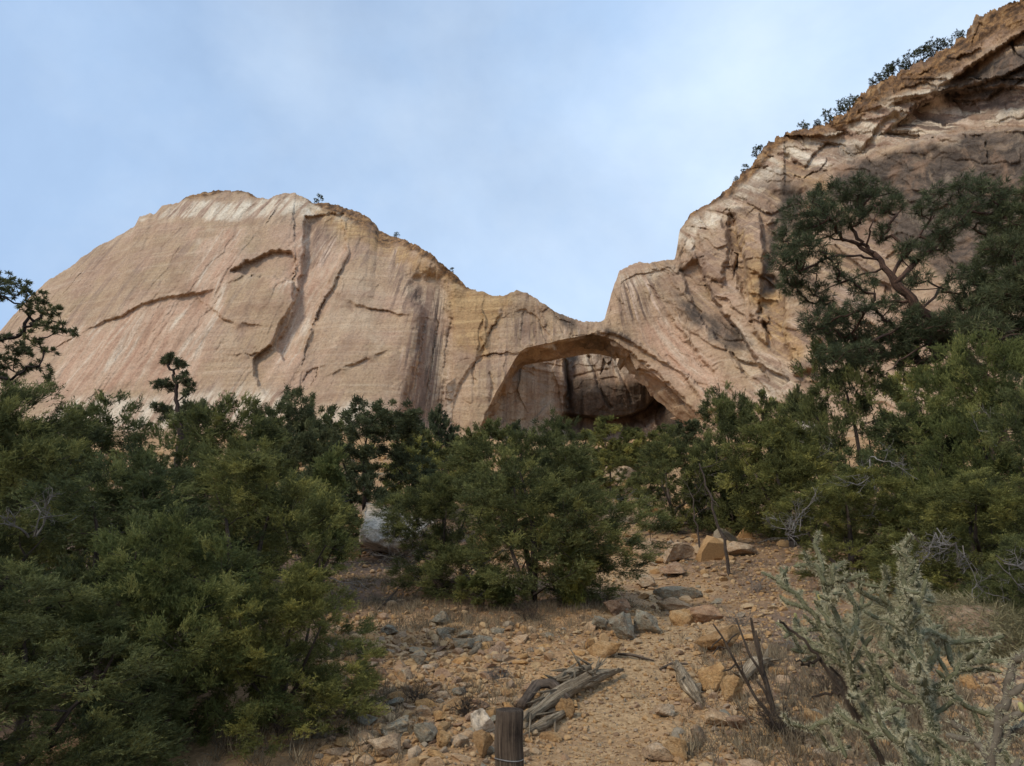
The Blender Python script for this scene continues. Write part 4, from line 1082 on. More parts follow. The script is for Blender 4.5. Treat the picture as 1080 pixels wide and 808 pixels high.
for k, (u, hpx, label, t_) in enumerate(RIMS):
    p = rim_point(u); sc = float(np.linalg.norm(p) / F)
    src = rimp[k % 2]
    o = src if k < 2 else copy_tree(src); o.name = 'rim_shrub' if hpx < 11 else 'rim_tree'
    H = hpx * sc * 1.05
    o.location = (p[0] * 1.004, p[1] + 0.5, p[2] - 0.3); o.scale = (H / 4.3 * rim_rs.uniform(0.9, 1.3),) * 2 + (H / 4.0,); o.rotation_euler = (0, 0, rim_rs.uniform(0, 6))
    tag(o, label, 'shrub' if hpx < 11 else 'tree', 'small trees along the cliff rim')

# ------------------------------------------------------------------ rocks
def rock_mesh(name, seed, sub, cuts, dims, mat, rough=0.05):
    rs = np.random.RandomState(seed)
    bm = bmesh.new(); bmesh.ops.create_icosphere(bm, subdivisions=sub, radius=1.0)
    V = np.array([v.co[:] for v in bm.verts]); Fc = np.array([[v.index for v in f.verts] for f in bm.faces]); bm.free()
    for k in range(cuts):
        n_ = unit(rs.normal(0, 1, 3)); d_ = rs.uniform(0.34, 0.74)
        ex = V @ n_ - d_
        V = V - np.clip(ex, 0, None)[:, None] * n_ * 0.96
    V = V * (1 + rough * fbm(V * 1.6 + seed, 3, seed % 50)[:, None] * 1.5) + unit(V) * (rough * 0.8 * fbm(V * 5 + seed, 4, seed % 31, 0.65))[:, None]
    V = V / np.abs(V).max(0) * np.array(dims) * 0.5
    return mesh(name, V, None, Fc, mat, sub >= 4)

def rock_at(name, u, v, wpx, hpx, seed, mat, label, cat='rock', dep=1.0, rot=None, Yd=None, sub=5, cuts=20, sink=0.3, rough=0.10, group=None):
    """one boulder: (u, v) its centre, wpx x hpx its seen size"""
    g0 = ground_at(u, v + hpx * 0.4) if Yd is None else np.array([float(ae(u, v)[0]) * Yd, Yd, 0])
    x, y = g0[0], g0[1]; s = y / F / 0.93
    w_, h_ = wpx * s, hpx * s
    o = obj(name, rock_mesh(name, seed, sub, cuts, (w_, w_ * dep, h_ * (0.82 + sink)), mat, rough))
    zg = T(x, y + w_ * dep * 0.4) if Yd is None else EYE + float(ae(u, v)[1]) * Yd + h_ * 0.5
    o.location = (x, y + w_ * dep * 0.42, zg + h_ * (0.5 - sink * 0.5) if Yd is None else EYE + float(ae(u, v)[1]) * Yd)
    rr = np.random.RandomState(seed)
    o.rotation_euler = rot if rot is not None else (rr.uniform(-.15, .15), rr.uniform(-.15, .15), rr.uniform(-.6, .6))
    tag(o, label, cat, group)
    return o

BIG = [
 (720, 627, 47, 20, 'r_grey', 'flat blue-grey slab lying across the trail', (0.05, 0.1, 0.15), 0.7),
 (717, 604, 37, 13, 'r_red', 'flat reddish slab above the blue-grey slab', (0.1, 0.06, 0), 0.7),
 (686, 616, 26, 15, 'r_tan', 'brown wedge-shaped rock left of the blue-grey slab', None, 0.8),
 (658, 664, 31, 33, 'r_grey', 'dark lichen-grey angular boulder, left one of the upright pair', (0.1, 0.15, 0.4), 0.8),
 (685, 659, 32, 30, 'r_grey', 'tilted grey boulder with ochre edge, right one of the upright pair', (0.2, 0.45, -0.3), 0.7),
 (634, 661, 16, 14, 'r_grey', 'small pale green-grey rock left of the upright pair', None, 0.9),
 (653, 643, 26, 17, 'r_red', 'brown rock with dark foot behind the upright pair', None, 0.8),
 (714, 641, 36, 14, 'r_tan', 'pale low rock just under the blue-grey slab', None, 0.8),
 (748, 650, 40, 20, 'r_red', 'broad pinkish-brown rock right of the trail under the slab', None, 0.8),
 (722, 654, 26, 16, 'r_ochre', 'orange block between the tilted grey boulder and the pinkish rock', None, 0.8),
 (641, 690, 36, 15, 'r_ochre', 'bright ochre flat rock with shadowed underside in mid slope', None, 0.7),
 (623, 681, 11, 11, 'r_ochre', 'small round ochre stone left of the bright flat ochre rock', None, 0.9),
 (466, 656, 24, 12, 'r_grey', 'pale grey flat rock at the edge of the dry grass, left slope', None, 0.8),
 (468, 669, 22, 10, 'r_grey', 'grey rock just below the pale flat rock, left slope', None, 0.8),
 (409, 667, 25, 11, 'r_grey', 'greenish flat rock at the left edge of the rubble', None, 0.7),
 (394, 696, 23, 10, 'r_ochre', 'long orange smooth stone at the left edge of the rubble', None, 0.7),
 (438, 697, 18, 13, 'r_grey', 'rounded lichen-grey stone right of the long orange stone', None, 0.9),
 (489, 682, 22, 12, 'r_grey', 'grey stone beside the pale weathered stump knot', None, 0.8),
 (505, 770, 28, 22, 'r_pale', 'big pale stone left of the wooden post', None, 0.8),
 (467, 785, 18, 15, 'r_ochre', 'yellow block left of the wooden post', None, 0.9),
 (507, 792, 20, 22, 'r_ochre', 'upright ochre block touching the left side of the post', None, 0.9),
 (415, 772, 32, 14, 'r_grey', 'grey flat stone in the lower left rubble', None, 0.8),
 (405, 797, 34, 18, 'r_tan', 'tan blocky stone at the bottom of the rubble', None, 0.8),
 (448, 780, 22, 16, 'r_grey', 'roundish grey stone between the yellow block and flat grey stone', None, 0.9),
 (381, 784, 26, 12, 'r_tan', 'long tan stone near the bottom, by the juniper tips', None, 0.7),
 (599, 753, 20, 18, 'r_ochre', 'orange stone leaning on the end of the split log', None, 0.8),
 (754, 722, 30, 26, 'r_ochre', 'reddish ochre boulder right of the trail behind the splintered stump', None, 0.8),
 (773, 733, 26, 24, 'r_ochre', 'ochre boulder below the reddish one, left of dead cactus', None, 0.8),
 (760, 764, 34, 16, 'r_tan', 'flat brown stone at the foot of the ochre boulders', None, 0.7),
 (783, 768, 32, 12, 'r_red', 'dark undercut flat stone right of the flat brown one', None, 0.7),
 (703, 754, 20, 12, 'r_tan', 'tan stone under the splintered grey stump', None, 0.8),
 (864, 763, 21, 16, 'r_ochre', 'smooth orange stone under the cholla stems', None, 0.8),
 (765, 683, 50, 28, 'r_ochre', 'big orange boulder behind the dead cactus stalks', None, 0.8),
 (697, 800, 32, 16, 'r_tan', 'tan stone at the bottom edge right of the trail', None, 0.8),
 (738, 777, 16, 20, 'r_tan', 'upright tan stone in the lower right of the trail', None, 0.8),
 (716, 797, 22, 20, 'r_ochre', 'ochre stone next to the tan stone at the bottom edge', None, 0.9),
 (634, 558, 10, 9, 'r_grey', 'small blue-grey stone under the bank at the top of the trail', None, 0.9),
 (716, 587, 32, 18, 'r_tan', 'shadowy stone under the juniper at the right of the upper trail', None, 0.9),
 (785, 580, 40, 18, 'r_tan', 'broad dull slab under the leaning dead trunk', None, 0.8),
 (1022, 716, 40, 30, 'r_ochre', 'orange boulder glimpsed behind the right cholla', None, 0.8),
]
for k, (u, v, w_, h_, m, label, rot, dep) in enumerate(BIG):
    rock_at('rock', u, v, w_, h_, 500 + k, M[m], label, dep=dep, rot=rot, group='rocks on the slope')
# outcrops and larger boulders among the trees
rock_at('rock_outcrop', 408, 556, 88, 36, 5604, M['r_pale'], 'low pale grey bedrock outcrop between the junipers, left of centre', 'outcrop', dep=1.3, Yd=16.5, cuts=26, rot=(0.25, -0.20, 0.5), sub=5, rough=0.09, sink=0.8)
rock_at('boulder', 662, 506, 44, 40, 561, M['r_tan'], 'tan boulder peeking between junipers above the trail', 'boulder', Yd=36, cuts=10, sub=5, rough=0.08)
rock_at('boulder', 862, 456, 34, 46, 562, M['r_pale'], 'pale pointed boulder between the right-hand junipers', 'boulder', Yd=30, cuts=9, sub=5, rough=0.08)
rock_at('boulder', 630, 546, 50, 26, 563, M['r_red'], 'dark red boulder under the juniper at the head of the trail', 'boulder', Yd=27, cuts=10, sub=5, rough=0.08)
rock_at('boulder', 700, 562, 46, 30, 564, M['r_ochre'], 'rough ochre boulder on the right at the head of the trail', 'boulder', Yd=24, cuts=12, sub=5, rough=0.1)
rock_at('boulder', 170, 625, 40, 26, 565, M['r_pale'], 'pale rock glimpsed through the left thicket', 'boulder', Yd=9.5, cuts=10, rough=0.08)

# loose stones: the largest as things, the rest as gravel
st_rs = np.random.RandomState(77)
STONE = {m: [rock_mesh('stone', 600 + 10 * q_ + k, 3, 12, (1, rr, hh), M[m], 0.06) for k, (rr, hh) in enumerate(((.8, .6), (.7, .45), (.9, .75), (.6, .5)))] for q_, m in enumerate(('r_ochre', 'r_tan', 'r_red', 'r_grey'))}
cand = []
N = 56000
uu = st_rs.uniform(335, 1080, N); vv = 545 + 300 * st_rs.uniform(0, 1, N) ** 0.85
a_, e_ = ae(uu, vv)
Yt = np.full(N, 60.0)
Yg_ = np.arange(2.6, 45, 0.08)
done_ = np.zeros(N, bool)
for Yk in Yg_:
    live = np.where(~done_)[0]
    f = np.full(N, -1.0); f[live] = tgrid(a_[live] * Yk, np.full(len(live), Yk)) - (EYE + e_[live] * Yk)
    hit = f > 0
    Yt[hit] = Yk; done_ |= hit
ok = done_; uu, vv, a_, Yt = uu[ok], vv[ok], a_[ok], Yt[ok]
sx, sy = a_ * Yt, Yt
pdd = pdist(sx, sy, PATH)
qn_ = np.stack([sx, sy, 0 * sx], -1)
dens = 0.58 + 0.9 * fbm(qn_ / 0.8, 3, 88)
leftw = sst(620 - uu, 0, 120) * sst(vv, 640, 690)
dens = dens + 0.5 * leftw - 0.55 * np.exp(-(pdd / 0.55) ** 2) * sst(vv, 640, 700) - 0.6 * np.exp(-(((uu - 530) / 110) ** 2 + ((vv - 645) / 26) ** 2)) - 0.15 * sst(uu, 820, 880)
kp = st_rs.uniform(0, 1, len(uu)) < np.clip(dens, 0.06, 1)
uu, vv, sx, sy, pdd, leftw = uu[kp], vv[kp], sx[kp], sy[kp], pdd[kp], leftw[kp]
px = np.exp(st_rs.normal(1.32, 0.68, len(uu))) * (0.75 + 0.45 * leftw) * (0.72 + 0.28 * sst(vv, 560, 760)) * (1 - 0.25 * np.exp(-(pdd / 0.5) ** 2))
px = np.clip(px, 1.2, 22)
sz = px * sy / F / 0.95
order = np.argsort(-px)
# keep stones from overlapping
kept, cellmap = [], {}
for k in order:
    cx, cy = int(sx[k] / 0.35), int(sy[k] / 0.35); good = True
    for dx in (-1, 0, 1):
        for dy in (-1, 0, 1):
            for m_ in cellmap.get((cx + dx, cy + dy), ()):
                if (sx[k] - sx[m_]) ** 2 + (sy[k] - sy[m_]) ** 2 < (0.40 * (sz[k] + sz[m_])) ** 2: good = False; break
            if not good: break
        if not good: break
    if good:
        kept.append(k); cellmap.setdefault((cx, cy), []).append(k)
kept = np.array(kept)
szn = tgrid(sx[kept], sy[kept])
NTH = 240
words = {'r_ochre': 'ochre', 'r_tan': 'tan', 'r_red': 'reddish-brown', 'r_grey': 'lichen-grey'}
def region(u, v):
    if v < 625: return 'on the upper trail below the trees'
    if u > 800: return 'under the cholla stems at right'
    if u > 700: return 'on the stony ground right of the trail'
    if u > 590: return 'on the sandy trail right of the log' if v > 700 else 'on the slope around the upright grey pair'
    if v < 690: return 'below the dry grass on the left slope'
    if u > 470: return 'in the rubble just left of the post and log'
    return 'in the rubble beside the left juniper tips'
for n_, k in enumerate(kept[:NTH]):
    m = st_rs.choice(['r_ochre', 'r_tan', 'r_red', 'r_grey'], p=[.36, .36, .13, .15])
    o = obj('stone', STONE[m][st_rs.randint(0, 4)])
    s_ = sz[k]
    o.scale = (s_, s_ * st_rs.uniform(.8, 1.1), s_ * st_rs.uniform(.6, 1.0))
    o.location = (sx[k], sy[k], szn[n_] + s_ * 0.06)
    o.rotation_euler = (st_rs.uniform(-.3, .3), st_rs.uniform(-.3, .3), st_rs.uniform(0, 6.28))
    size = 'large' if px[k] > 12 else 'medium' if px[k] > 8 else 'small'
    tag(o, '%s %s loose stone %s' % (size, words[m], region(uu[k], vv[k])), 'stone', 'loose stones on the slope')
# gravel
rest = kept[NTH:]
gb = []; tints = []; faces = []; nv = 0
bm = bmesh.new(); bmesh.ops.create_icosphere(bm, subdivisions=2, radius=1.0)
IV = np.array([v.co[:] for v in bm.verts]); IF = np.array([[v.index for v in f.verts] for f in bm.faces]); bm.free()
shapes = []
for k in range(14):
    V = IV.copy()
    for c in range(9):
        n_ = unit(st_rs.normal(0, 1, 3)); d_ = st_rs.uniform(0.4, 0.8); V = V - np.clip(V @ n_ - d_, 0, None)[:, None] * n_
    shapes.append(V / np.abs(V).max() * 0.5)
extra = 20000
ex_u = st_rs.uniform(340, 1080, extra); ex_v = 562 + 255 * st_rs.uniform(0, 1, extra) ** 0.9
ea_, ee_ = ae(ex_u, ex_v); eY = np.interp(ex_v, [vv.min()] + list(np.linspace(560, 845, 40)), [40] + [float(np.median(sy[np.abs(vv - c) < 8])) if (np.abs(vv - c) < 8).any() else 5 for c in np.linspace(560, 845, 40)])
ex, ey = ea_ * eY * st_rs.uniform(.97, 1.03, extra), eY * st_rs.uniform(.96, 1.04, extra)
es = np.exp(st_rs.normal(0.75, 0.45, extra)) * ey / F
gx = np.concatenate([sx[rest], ex]); gy = np.concatenate([sy[rest], ey]); gs = np.concatenate([sz[rest], es])
gz = tgrid(gx, gy)
for k in range(len(gx)):
    V = shapes[k % 14] * gs[k] * st_rs.uniform(.7, 1.15, 3) * [1, 1, .72]
    a0 = st_rs.uniform(0, 6.28); c0, s0 = math.cos(a0), math.sin(a0)
    V = np.stack([V[:, 0] * c0 - V[:, 1] * s0, V[:, 0] * s0 + V[:, 1] * c0, V[:, 2]], -1) + [gx[k], gy[k], gz[k] + gs[k] * 0.12]
    gb.append(V); faces.append(IF + nv); nv += len(V); tints.append(np.full(len(V), st_rs.uniform(0, 1)))
tag(obj('gravel', mesh('gravel', np.vstack(gb), None, np.vstack(faces), M['pebble'], False, {'tint': np.concatenate(tints)})), kind='stuff')

ns = 1500
hy = st_rs.uniform(17, 75, ns); hx = st_rs.uniform(-0.95, 0.95, ns) * hy
hs = np.exp(st_rs.normal(-1.0, 0.55, ns)) * (0.6 + hy / 60); hz = tgrid(hx, hy)
gb, faces, tints, nv = [], [], [], 0
for k in range(ns):
    V = shapes[k % 14] * hs[k] * st_rs.uniform(.6, 1.2, 3) + [hx[k], hy[k], hz[k] + hs[k] * 0.10]
    gb.append(V); faces.append(IF + nv); nv += len(V); tints.append(np.full(len(V), st_rs.uniform(0.15, 1)))
tag(obj('scree', mesh('scree', np.vstack(gb), None, np.vstack(faces), M['pebble'], False, {'tint': np.concatenate(tints)})), kind='stuff')

# ------------------------------------------------------------------ post, logs, twigs
p0 = P(537, 749, 3.5); zb = T(p0[0], 3.5)
post = empty('wooden_post', (p0[0], 3.5, zb)); tag(post, 'dark weathered wooden post standing at the bottom edge beside the trail', 'post')
b = Buf(); hh = p0[2] - zb
b.tube([[0, 0, -0.3], [0, 0, 0.1]] + [[0.003 * math.sin(k), 0, 0.1 + (hh - 0.1) * k / 14] for k in range(1, 15)] + [[0.003, 0, hh + 0.004]], [0.074] * 16 + [0.066], 28, True, 0.02, 4)
obj('shaft', b.mesh('shaft', M['post']), post)
b = Buf(); b.tube([[0.078 * math.cos(a), 0.078 * math.sin(a), hh - 0.215 + 0.004 * math.sin(2 * a)] for a in np.linspace(-2.9, -0.3, 20)], 0.003, 5)
obj('wire', b.mesh('wire', M['wire']), post)

def wood(name, pts, rads, mat, label, cat, seed, sides=16, groove=0.28, extra=None, lift=0.0):
    """pts: (u, v, height above the ground in metres)"""
    rs = np.random.RandomState(seed)
    W = []
    for u, v, h in pts:
        g0 = ground_at(u, v); W.append([g0[0], g0[1], g0[2] + h])
    W = np.array(W); O = W[0].copy(); W = W - O
    k = np.linspace(0, len(W) - 1, len(W) * 5)
    Wp = np.stack([np.interp(k, np.arange(len(W)), W[:, c]) for c in range(3)], -1)
    Wp[1:-1] = (Wp[:-2] + 2 * Wp[1:-1] + Wp[2:]) / 4
    rr = np.interp(k, np.arange(len(W)), rads)
    root = empty(name, O)
    b = Buf(); b.tube(Wp, rr, sides, True, groove, seed)
    obj('wood', b.mesh('wood', mat), root)
    if extra:
        n_, L, r_ = extra
        b = Buf()
        for q_ in range(n_):
            i_ = rs.randint(0, len(Wp)); th = rs.uniform(0, 6.28)
            tdir = unit(Wp[min(i_ + 1, len(Wp) - 1)] - Wp[max(i_ - 1, 0)])
            off = unit(np.cross(tdir, rs.normal(0, 1, 3))) * rr[i_] * 0.85; off[2] = abs(off[2])
            d = unit(tdir * rs.choice([-1, 1]) + rs.normal(0, 0.28, 3) + off * 1.5)
            l_ = L * rs.uniform(.5, 1.2); st = Wp[i_] + off
            b.tube([st, st + d * l_ * .5, st + d * l_], [r_, r_ * .75, r_ * .15], 5, True, 0.2, q_)
        obj('splinters', b.mesh('splinters', mat), root)
    return tag(root, label, cat)

wood('fallen_log', [(552, 768, .06), (578, 752, .09), (605, 737, .10), (630, 724, .10), (657, 714, .07)], [.035, .062, .07, .055, .015], M['log'], 'pale split log lying on the slope behind the post', 'log', 3, 26, 0.42, (26, 0.38, 0.013))
wood('fallen_log', [(556, 776, .03), (572, 770, .04), (594, 758, .04)], [.022, .045, .03], M['log'], 'short weathered log piece beneath the pale split log', 'log', 4, 14, 0.34, (5, 0.2, 0.012))
wood('fallen_branch', [(548, 750, .03), (566, 738, .13), (582, 738, .14), (600, 750, .08)], [.045, .045, .045, .035], M['logd'], 'dark curved branch crossing over the pale split log', 'branch', 5, 12, 0.2)
wood('splintered_stump', [(578, 728, .04), (600, 720, .07), (622, 712, .07)], [.03, .06, .035], M['log'], 'heap of pale splintered wood behind the split log', 'stump', 6, 16, 0.4, (26, 0.26, 0.018))
wood('wood_chunk', [(548, 790, .0), (546, 776, .04)], [.03, .012], M['log'], 'pale frayed wood chip right beside the post', 'wood chunk', 7, 10, 0.3, (7, 0.12, 0.008))
wood('splintered_stump', [(740, 748, .03), (728, 736, .09), (718, 722, .13), (714, 708, .10)], [.02, .060, .055, .012], M['log'], 'upright grey splintered stump right of the trail', 'stump', 8, 22, 0.45, (24, 0.24, 0.012))
wood('splintered_stump', [(782, 722, .04), (795, 712, .10), (812, 704, .06)], [.04, .08, .04], M['log'], 'grey gnarled stump behind the dead cactus stalks', 'stump', 9, 16, 0.4, (14, 0.2, 0.014))
wood('fallen_branch', [(696, 708, .02), (710, 704, .04), (726, 703, .02)], [.012, .016, .01], M['logd'], 'thin dark stick lying above the grey splintered stump', 'branch', 10, 8, 0.2)
wood('fallen_branch', [(652, 692, .02), (668, 696, .05), (690, 699, .02)], [.012, .018, .008], M['logd'], 'thin grey stick right of the bright flat ochre rock', 'branch', 11, 8, 0.2)
wood('fallen_branch', [(662, 570, .03), (674, 578, .1), (688, 587, .02)], [.03, .035, .015], M['logd'], 'dark stick lying on the upper trail', 'branch', 12, 8, 0.2)
wood('fallen_branch', [(398, 645, .02), (410, 637, .08), (422, 624, .10)], [.012, .02, .012], M['logd'], 'forked brown stick in the dry grass at left', 'branch', 13, 8, 0.2)
wood('weathered_knot', [(496, 692, .02), (504, 686, .04), (510, 681, .03)], [.03, .045, .02], M['log'], 'pale weathered root knot on the left slope', 'root knot', 14, 14, 0.4, (8, 0.1, 0.01))
# thin leaning dead trunks
def lean_trunk(pts, Yd, r0, r1, mat, label, seed, twigs=6):
    rs = np.random.RandomState(seed)
    W = np.array([P(u, v, Yd) for u, v in pts]); W[0, 2] = T(W[0, 0], Yd) - 0.1; O = W[0].copy(); W -= O
    k = np.linspace(0, len(W) - 1, len(W) * 4); Wp = np.stack([np.interp(k, np.arange(len(W)), W[:, c]) for c in range(3)], -1) + rs.normal(0, r0 * .6, (len(k), 3))
    root = empty('dead_tree', O)
    b = Buf(); b.tube(Wp, np.linspace(r0, r1, len(k)), 8, True, 0.1, seed); obj('trunk', b.mesh('trunk', mat), root)
    b = Buf()
    for q_ in range(twigs):
        i_ = rs.randint(len(Wp) // 3, len(Wp)); twig(b, rs, Wp[i_], unit(rs.normal(0, 1, 3) + [0, 0, .3]), rs.uniform(.3, .8), r1 * .6, 3)
    obj('twigs', b.mesh('twigs', mat), root)
    return tag(root, label, 'dead tree')
lean_trunk([(770, 592), (760, 560), (748, 520), (738, 488)], 15.0, 0.045, 0.018, M['bark'], 'thin dark dead trunk leaning left at the right of the upper trail', 21)
lean_trunk([(741, 588), (735, 560), (728, 520)], 17.0, 0.035, 0.015, M['bark'], 'short dark stem left of the leaning dead trunk', 22, 4)

def dead_bough(u, v, Yd, size, n_, label, seed, d0=(0, -.3, -.4), mat='dead', name='dead_branch', lev=4, r=0.014):
    rs = np.random.RandomState(seed); b = Buf()
    for q_ in range(n_): twig(b, rs, rs.normal(0, size * .06, 3), unit(np.array(d0) + rs.normal(0, .55, 3)), size * rs.uniform(.6, 1.1), r, lev, 0.22, 4)
    o = obj(name, b.mesh(name, M[mat])); o.location = P(u, v, Yd)
    return tag(o, label, 'dead branch', 'bleached dead branches')
dead_bough(918, 485, 12.2, 0.95, 3, 'white bleached dead branch hanging in the right junipers', 31, (0.15, -.3, -.8), r=0.016)
dead_bough(1010, 575, 7.6, 0.55, 5, 'bleached twigs hanging over the grassy mound', 32, (0.1, -.3, -.5), r=0.009)
dead_bough(1055, 590, 7.2, 0.5, 3, 'bleached twigs at the right edge above the grassy mound', 33, (0.7, -.3, -.4), r=0.009)
dead_bough(985, 560, 9.0, 0.5, 3, 'grey twigs left of those over the grassy mound', 34, (-.2, -.3, -.5), r=0.010)
dead_bough(36, 565, 5.2, 0.32, 3, 'pale dead branch in the dark juniper at left edge', 35, (0.3, -.3, .3), r=0.009)
dead_bough(445, 585, 12.6, 1.0, 6, 'tangle of grey dead twigs left of the middle juniper', 36, (-.4, -.4, -.2), r=0.012)
dead_bough(540, 540, 12.4, 0.5, 3, 'pale twigs in front of the middle juniper', 37, (-.3, -.4, .1), r=0.010)
dead_bough(500, 600, 12.0, 0.7, 5, 'grey drooping twigs under the left of the middle juniper', 38, (-.2, -.4, -.6), r=0.010)
dead_bough(840, 560, 11.5, 0.7, 5, 'grey brushy twigs behind the left cholla tips', 39, (-.2, -.4, -.2), r=0.010)

# dry brush and grass
def brush(u, v, size, n_, label, seed, mat='logd'):
    g0 = ground_at(u, v); rs = np.random.RandomState(seed); b = Buf()
    for q_ in range(n_): twig(b, rs, rs.normal(0, size * .12, 3) * [1, 1, .1], unit(np.array([0, 0, .7]) + rs.normal(0, .6, 3)), size * rs.uniform(.5, 1), 0.004, 3, 0.25, 4)
    o = obj('dry_shrub', b.mesh('dry_shrub', M[mat])); o.location = g0
    return tag(o, label, 'dry shrub', 'dry leafless shrubs')
brush(600, 640, 0.45, 26, 'dark leafless shrub under the right side of the middle juniper', 51)
brush(560, 655, 0.35, 24, 'dark round tuft of twigs on the litter below the middle juniper', 52)
brush(492, 755, 0.22, 22, 'purple-brown leafless shrub in the rubble left of the post', 53)
brush(530, 720, 0.2, 18, 'low grey twiggy shrub above the log', 54, 'dead')
brush(640, 640, 0.3, 18, 'brown twiggy shrub behind the upright grey pair', 55)
brush(780, 660, 0.35, 22, 'grey-brown leafless shrub right of the pinkish rock', 56, 'dead')
brush(820, 780, 0.3, 34, 'low brown leafless shrub at the bottom right of the trail', 57)
brush(440, 740, 0.22, 16, 'small brown shrub in the lower left rubble', 58)
brush(800, 625, 0.5, 22, 'pale brown leafless shrub left of the cholla', 59, 'dead')
brush(940, 760, 0.4, 30, 'brown leafless shrub between the cholla stems at bottom right', 61)
brush(850, 690, 0.4, 26, 'grey-brown brush at the foot of the left cholla', 62, 'dead')
brush(880, 735, 0.35, 30, 'dark twiggy shrub beneath the cholla stems', 60)

def grass(name, pts, mat, label_kind, h, n_, seed):
    rs = np.random.RandomState(seed); Pp, D, Tn = [], [], []
    for (u, v, sp, k_) in pts:
        g0 = ground_at(u, v)
        tx = rs.normal(0, sp, k_); ty = rs.normal(0, sp * .8, k_)
        for x, y in zip(tx, ty):
            m_ = rs.randint(8, 18); gx_, gy_ = g0[0] + x, g0[1] + y
            base = np.array([gx_, gy_, 0]) + rs.normal(0, .02, (m_, 3)); base[:, 2] = T(gx_, gy_) - .01
            d = unit(np.array([0, 0, .8]) + rs.normal(0, .45, (m_, 3))); Pp.append(base); D.append(d); Tn.append(np.clip(rs.normal(rs.uniform(.2, .8), .15, m_), 0, 1))
    Pp, D, Tn = np.vstack(Pp), np.vstack(D), np.concatenate(Tn)
    V, Q, A_ = blades(rs, Pp, D, h, 0.006, Tn)
    return tag(obj(name, mesh(name, V, Q, None, mat, False, {'tint': A_})), kind='stuff')
grass('dry_grass', [(430, 615, .9, 260), (480, 640, .8, 240), (540, 660, .8, 200), (590, 640, .7, 160), (400, 640, .5, 110), (640, 640, .5, 60), (790, 690, .5, 60), (850, 720, .5, 120), (830, 790, .4, 140), (440, 660, .5, 90), (760, 600, 1.0, 80), (380, 740, .3, 70), (300, 790, .5, 120), (520, 735, .3, 30), (930, 770, .5, 120), (980, 740, .5, 120), (1040, 780, .4, 120), (900, 700, .6, 110), (860, 760, .4, 90), (1000, 800, .4, 110), (820, 690, .6, 70)], M['straw'], '', 0.15, 0, 61)

# grassy mound at right
gm = ground_at(1010, 690)
mound = empty('grassy_mound', (gm[0] + 0.25, gm[1] + 0.55, gm[2])); tag(mound, 'low rounded mound matted with dry grey-green grass behind the right cholla', 'mound')
rs = np.random.RandomState(62)
mo = obj('soil', rock_mesh('soil', 63, 5, 0, (2.6, 1.7, 1.2), M['r_tan'], 0.08), mound)
th = rs.uniform(0, 6.28, 4200); ph = np.arccos(rs.uniform(0, 1, 4200))
nn = np.stack([np.sin(ph) * np.cos(th), np.sin(ph) * np.sin(th), np.cos(ph)], -1)
pp = nn * [1.28, .84, .58]
m_ = 9; ii = np.repeat(np.arange(4200), m_)
flow = unit(np.cross(nn, [0.2, 0.9, 0.1]))
V, Q, A_ = blades(rs, pp[ii] + rs.normal(0, .02, (len(ii), 3)), unit(nn[ii] * .35 - np.array([.0, 0, .55]) + flow[ii] * .4 + rs.normal(0, .35, (len(ii), 3))), 0.16, 0.007, np.clip(rs.uniform(.1, .9, 4200)[ii] + rs.normal(0, .1, len(ii)), 0, 1))
obj('grass_mat', mesh('grass_mat', V, Q, None, M['greyg'], False, {'tint': A_}), mound)

# ------------------------------------------------------------------ cholla
def cane(b, sp, rs, pts, r, spines=True):
    """one jointed cactus stem with tubercles and spine tufts"""
    pts = np.asarray(pts, float)
    L = np.concatenate([[0], np.cumsum(np.linalg.norm(np.diff(pts, axis=0), axis=1))]); n_ = max(4, int(L[-1] / 0.011))
    t = np.linspace(0, L[-1], n_); P_ = np.stack([np.interp(t, L, pts[:, c]) for c in range(3)], -1)
    sides = 10; th = np.arange(sides) * 2 * math.pi / sides
    tg = unit(np.gradient(P_, axis=0)); ref = np.array([.3, .2, .93]) if abs(tg[0, 2]) < .9 else np.array([1., .1, 0])
    n1 = unit(np.cross(tg, ref)); n2 = np.cross(tg, n1)
    bump_ = 1 + 0.20 * np.cos(5 * th[None] + t[:, None] * 150) * np.cos(t[:, None] * 190)
    taper = np.clip(np.minimum(t / 0.02 + .6, (L[-1] - t) / 0.022 + .25), 0, 1)
    rr = r * bump_ * taper[:, None]
    V = (P_[:, None] + rr[..., None] * (np.cos(th)[None, :, None] * n1[:, None] + np.sin(th)[None, :, None] * n2[:, None])).reshape(-1, 3)
    i = np.arange(n_ - 1)[:, None] * sides; j = np.arange(sides)[None]; j2 = (j + 1) % sides
    b.add(V, np.stack([i + j, i + j2, i + sides + j2, i + sides + j], -1).reshape(-1, 4))
    if spines:
        k = int(L[-1] / 0.0026); tt = rs.uniform(0, 1, k) * L[-1]; aa = rs.uniform(0, 6.28, k)
        ix = np.clip((tt / L[-1] * (n_ - 1)).astype(int), 0, n_ - 1)
        ra = np.cos(aa)[:, None] * n1[ix] + np.sin(aa)[:, None] * n2[ix]
        c_ = P_[ix] + ra * (r * taper[ix])[:, None] * .95; m_ = 5
        ii = np.repeat(np.arange(k), m_)
        sp.append((c_[ii], unit(ra[ii] + tg[ix][ii] * .3 + rs.normal(0, .6, (len(ii), 3)))))
    return P_

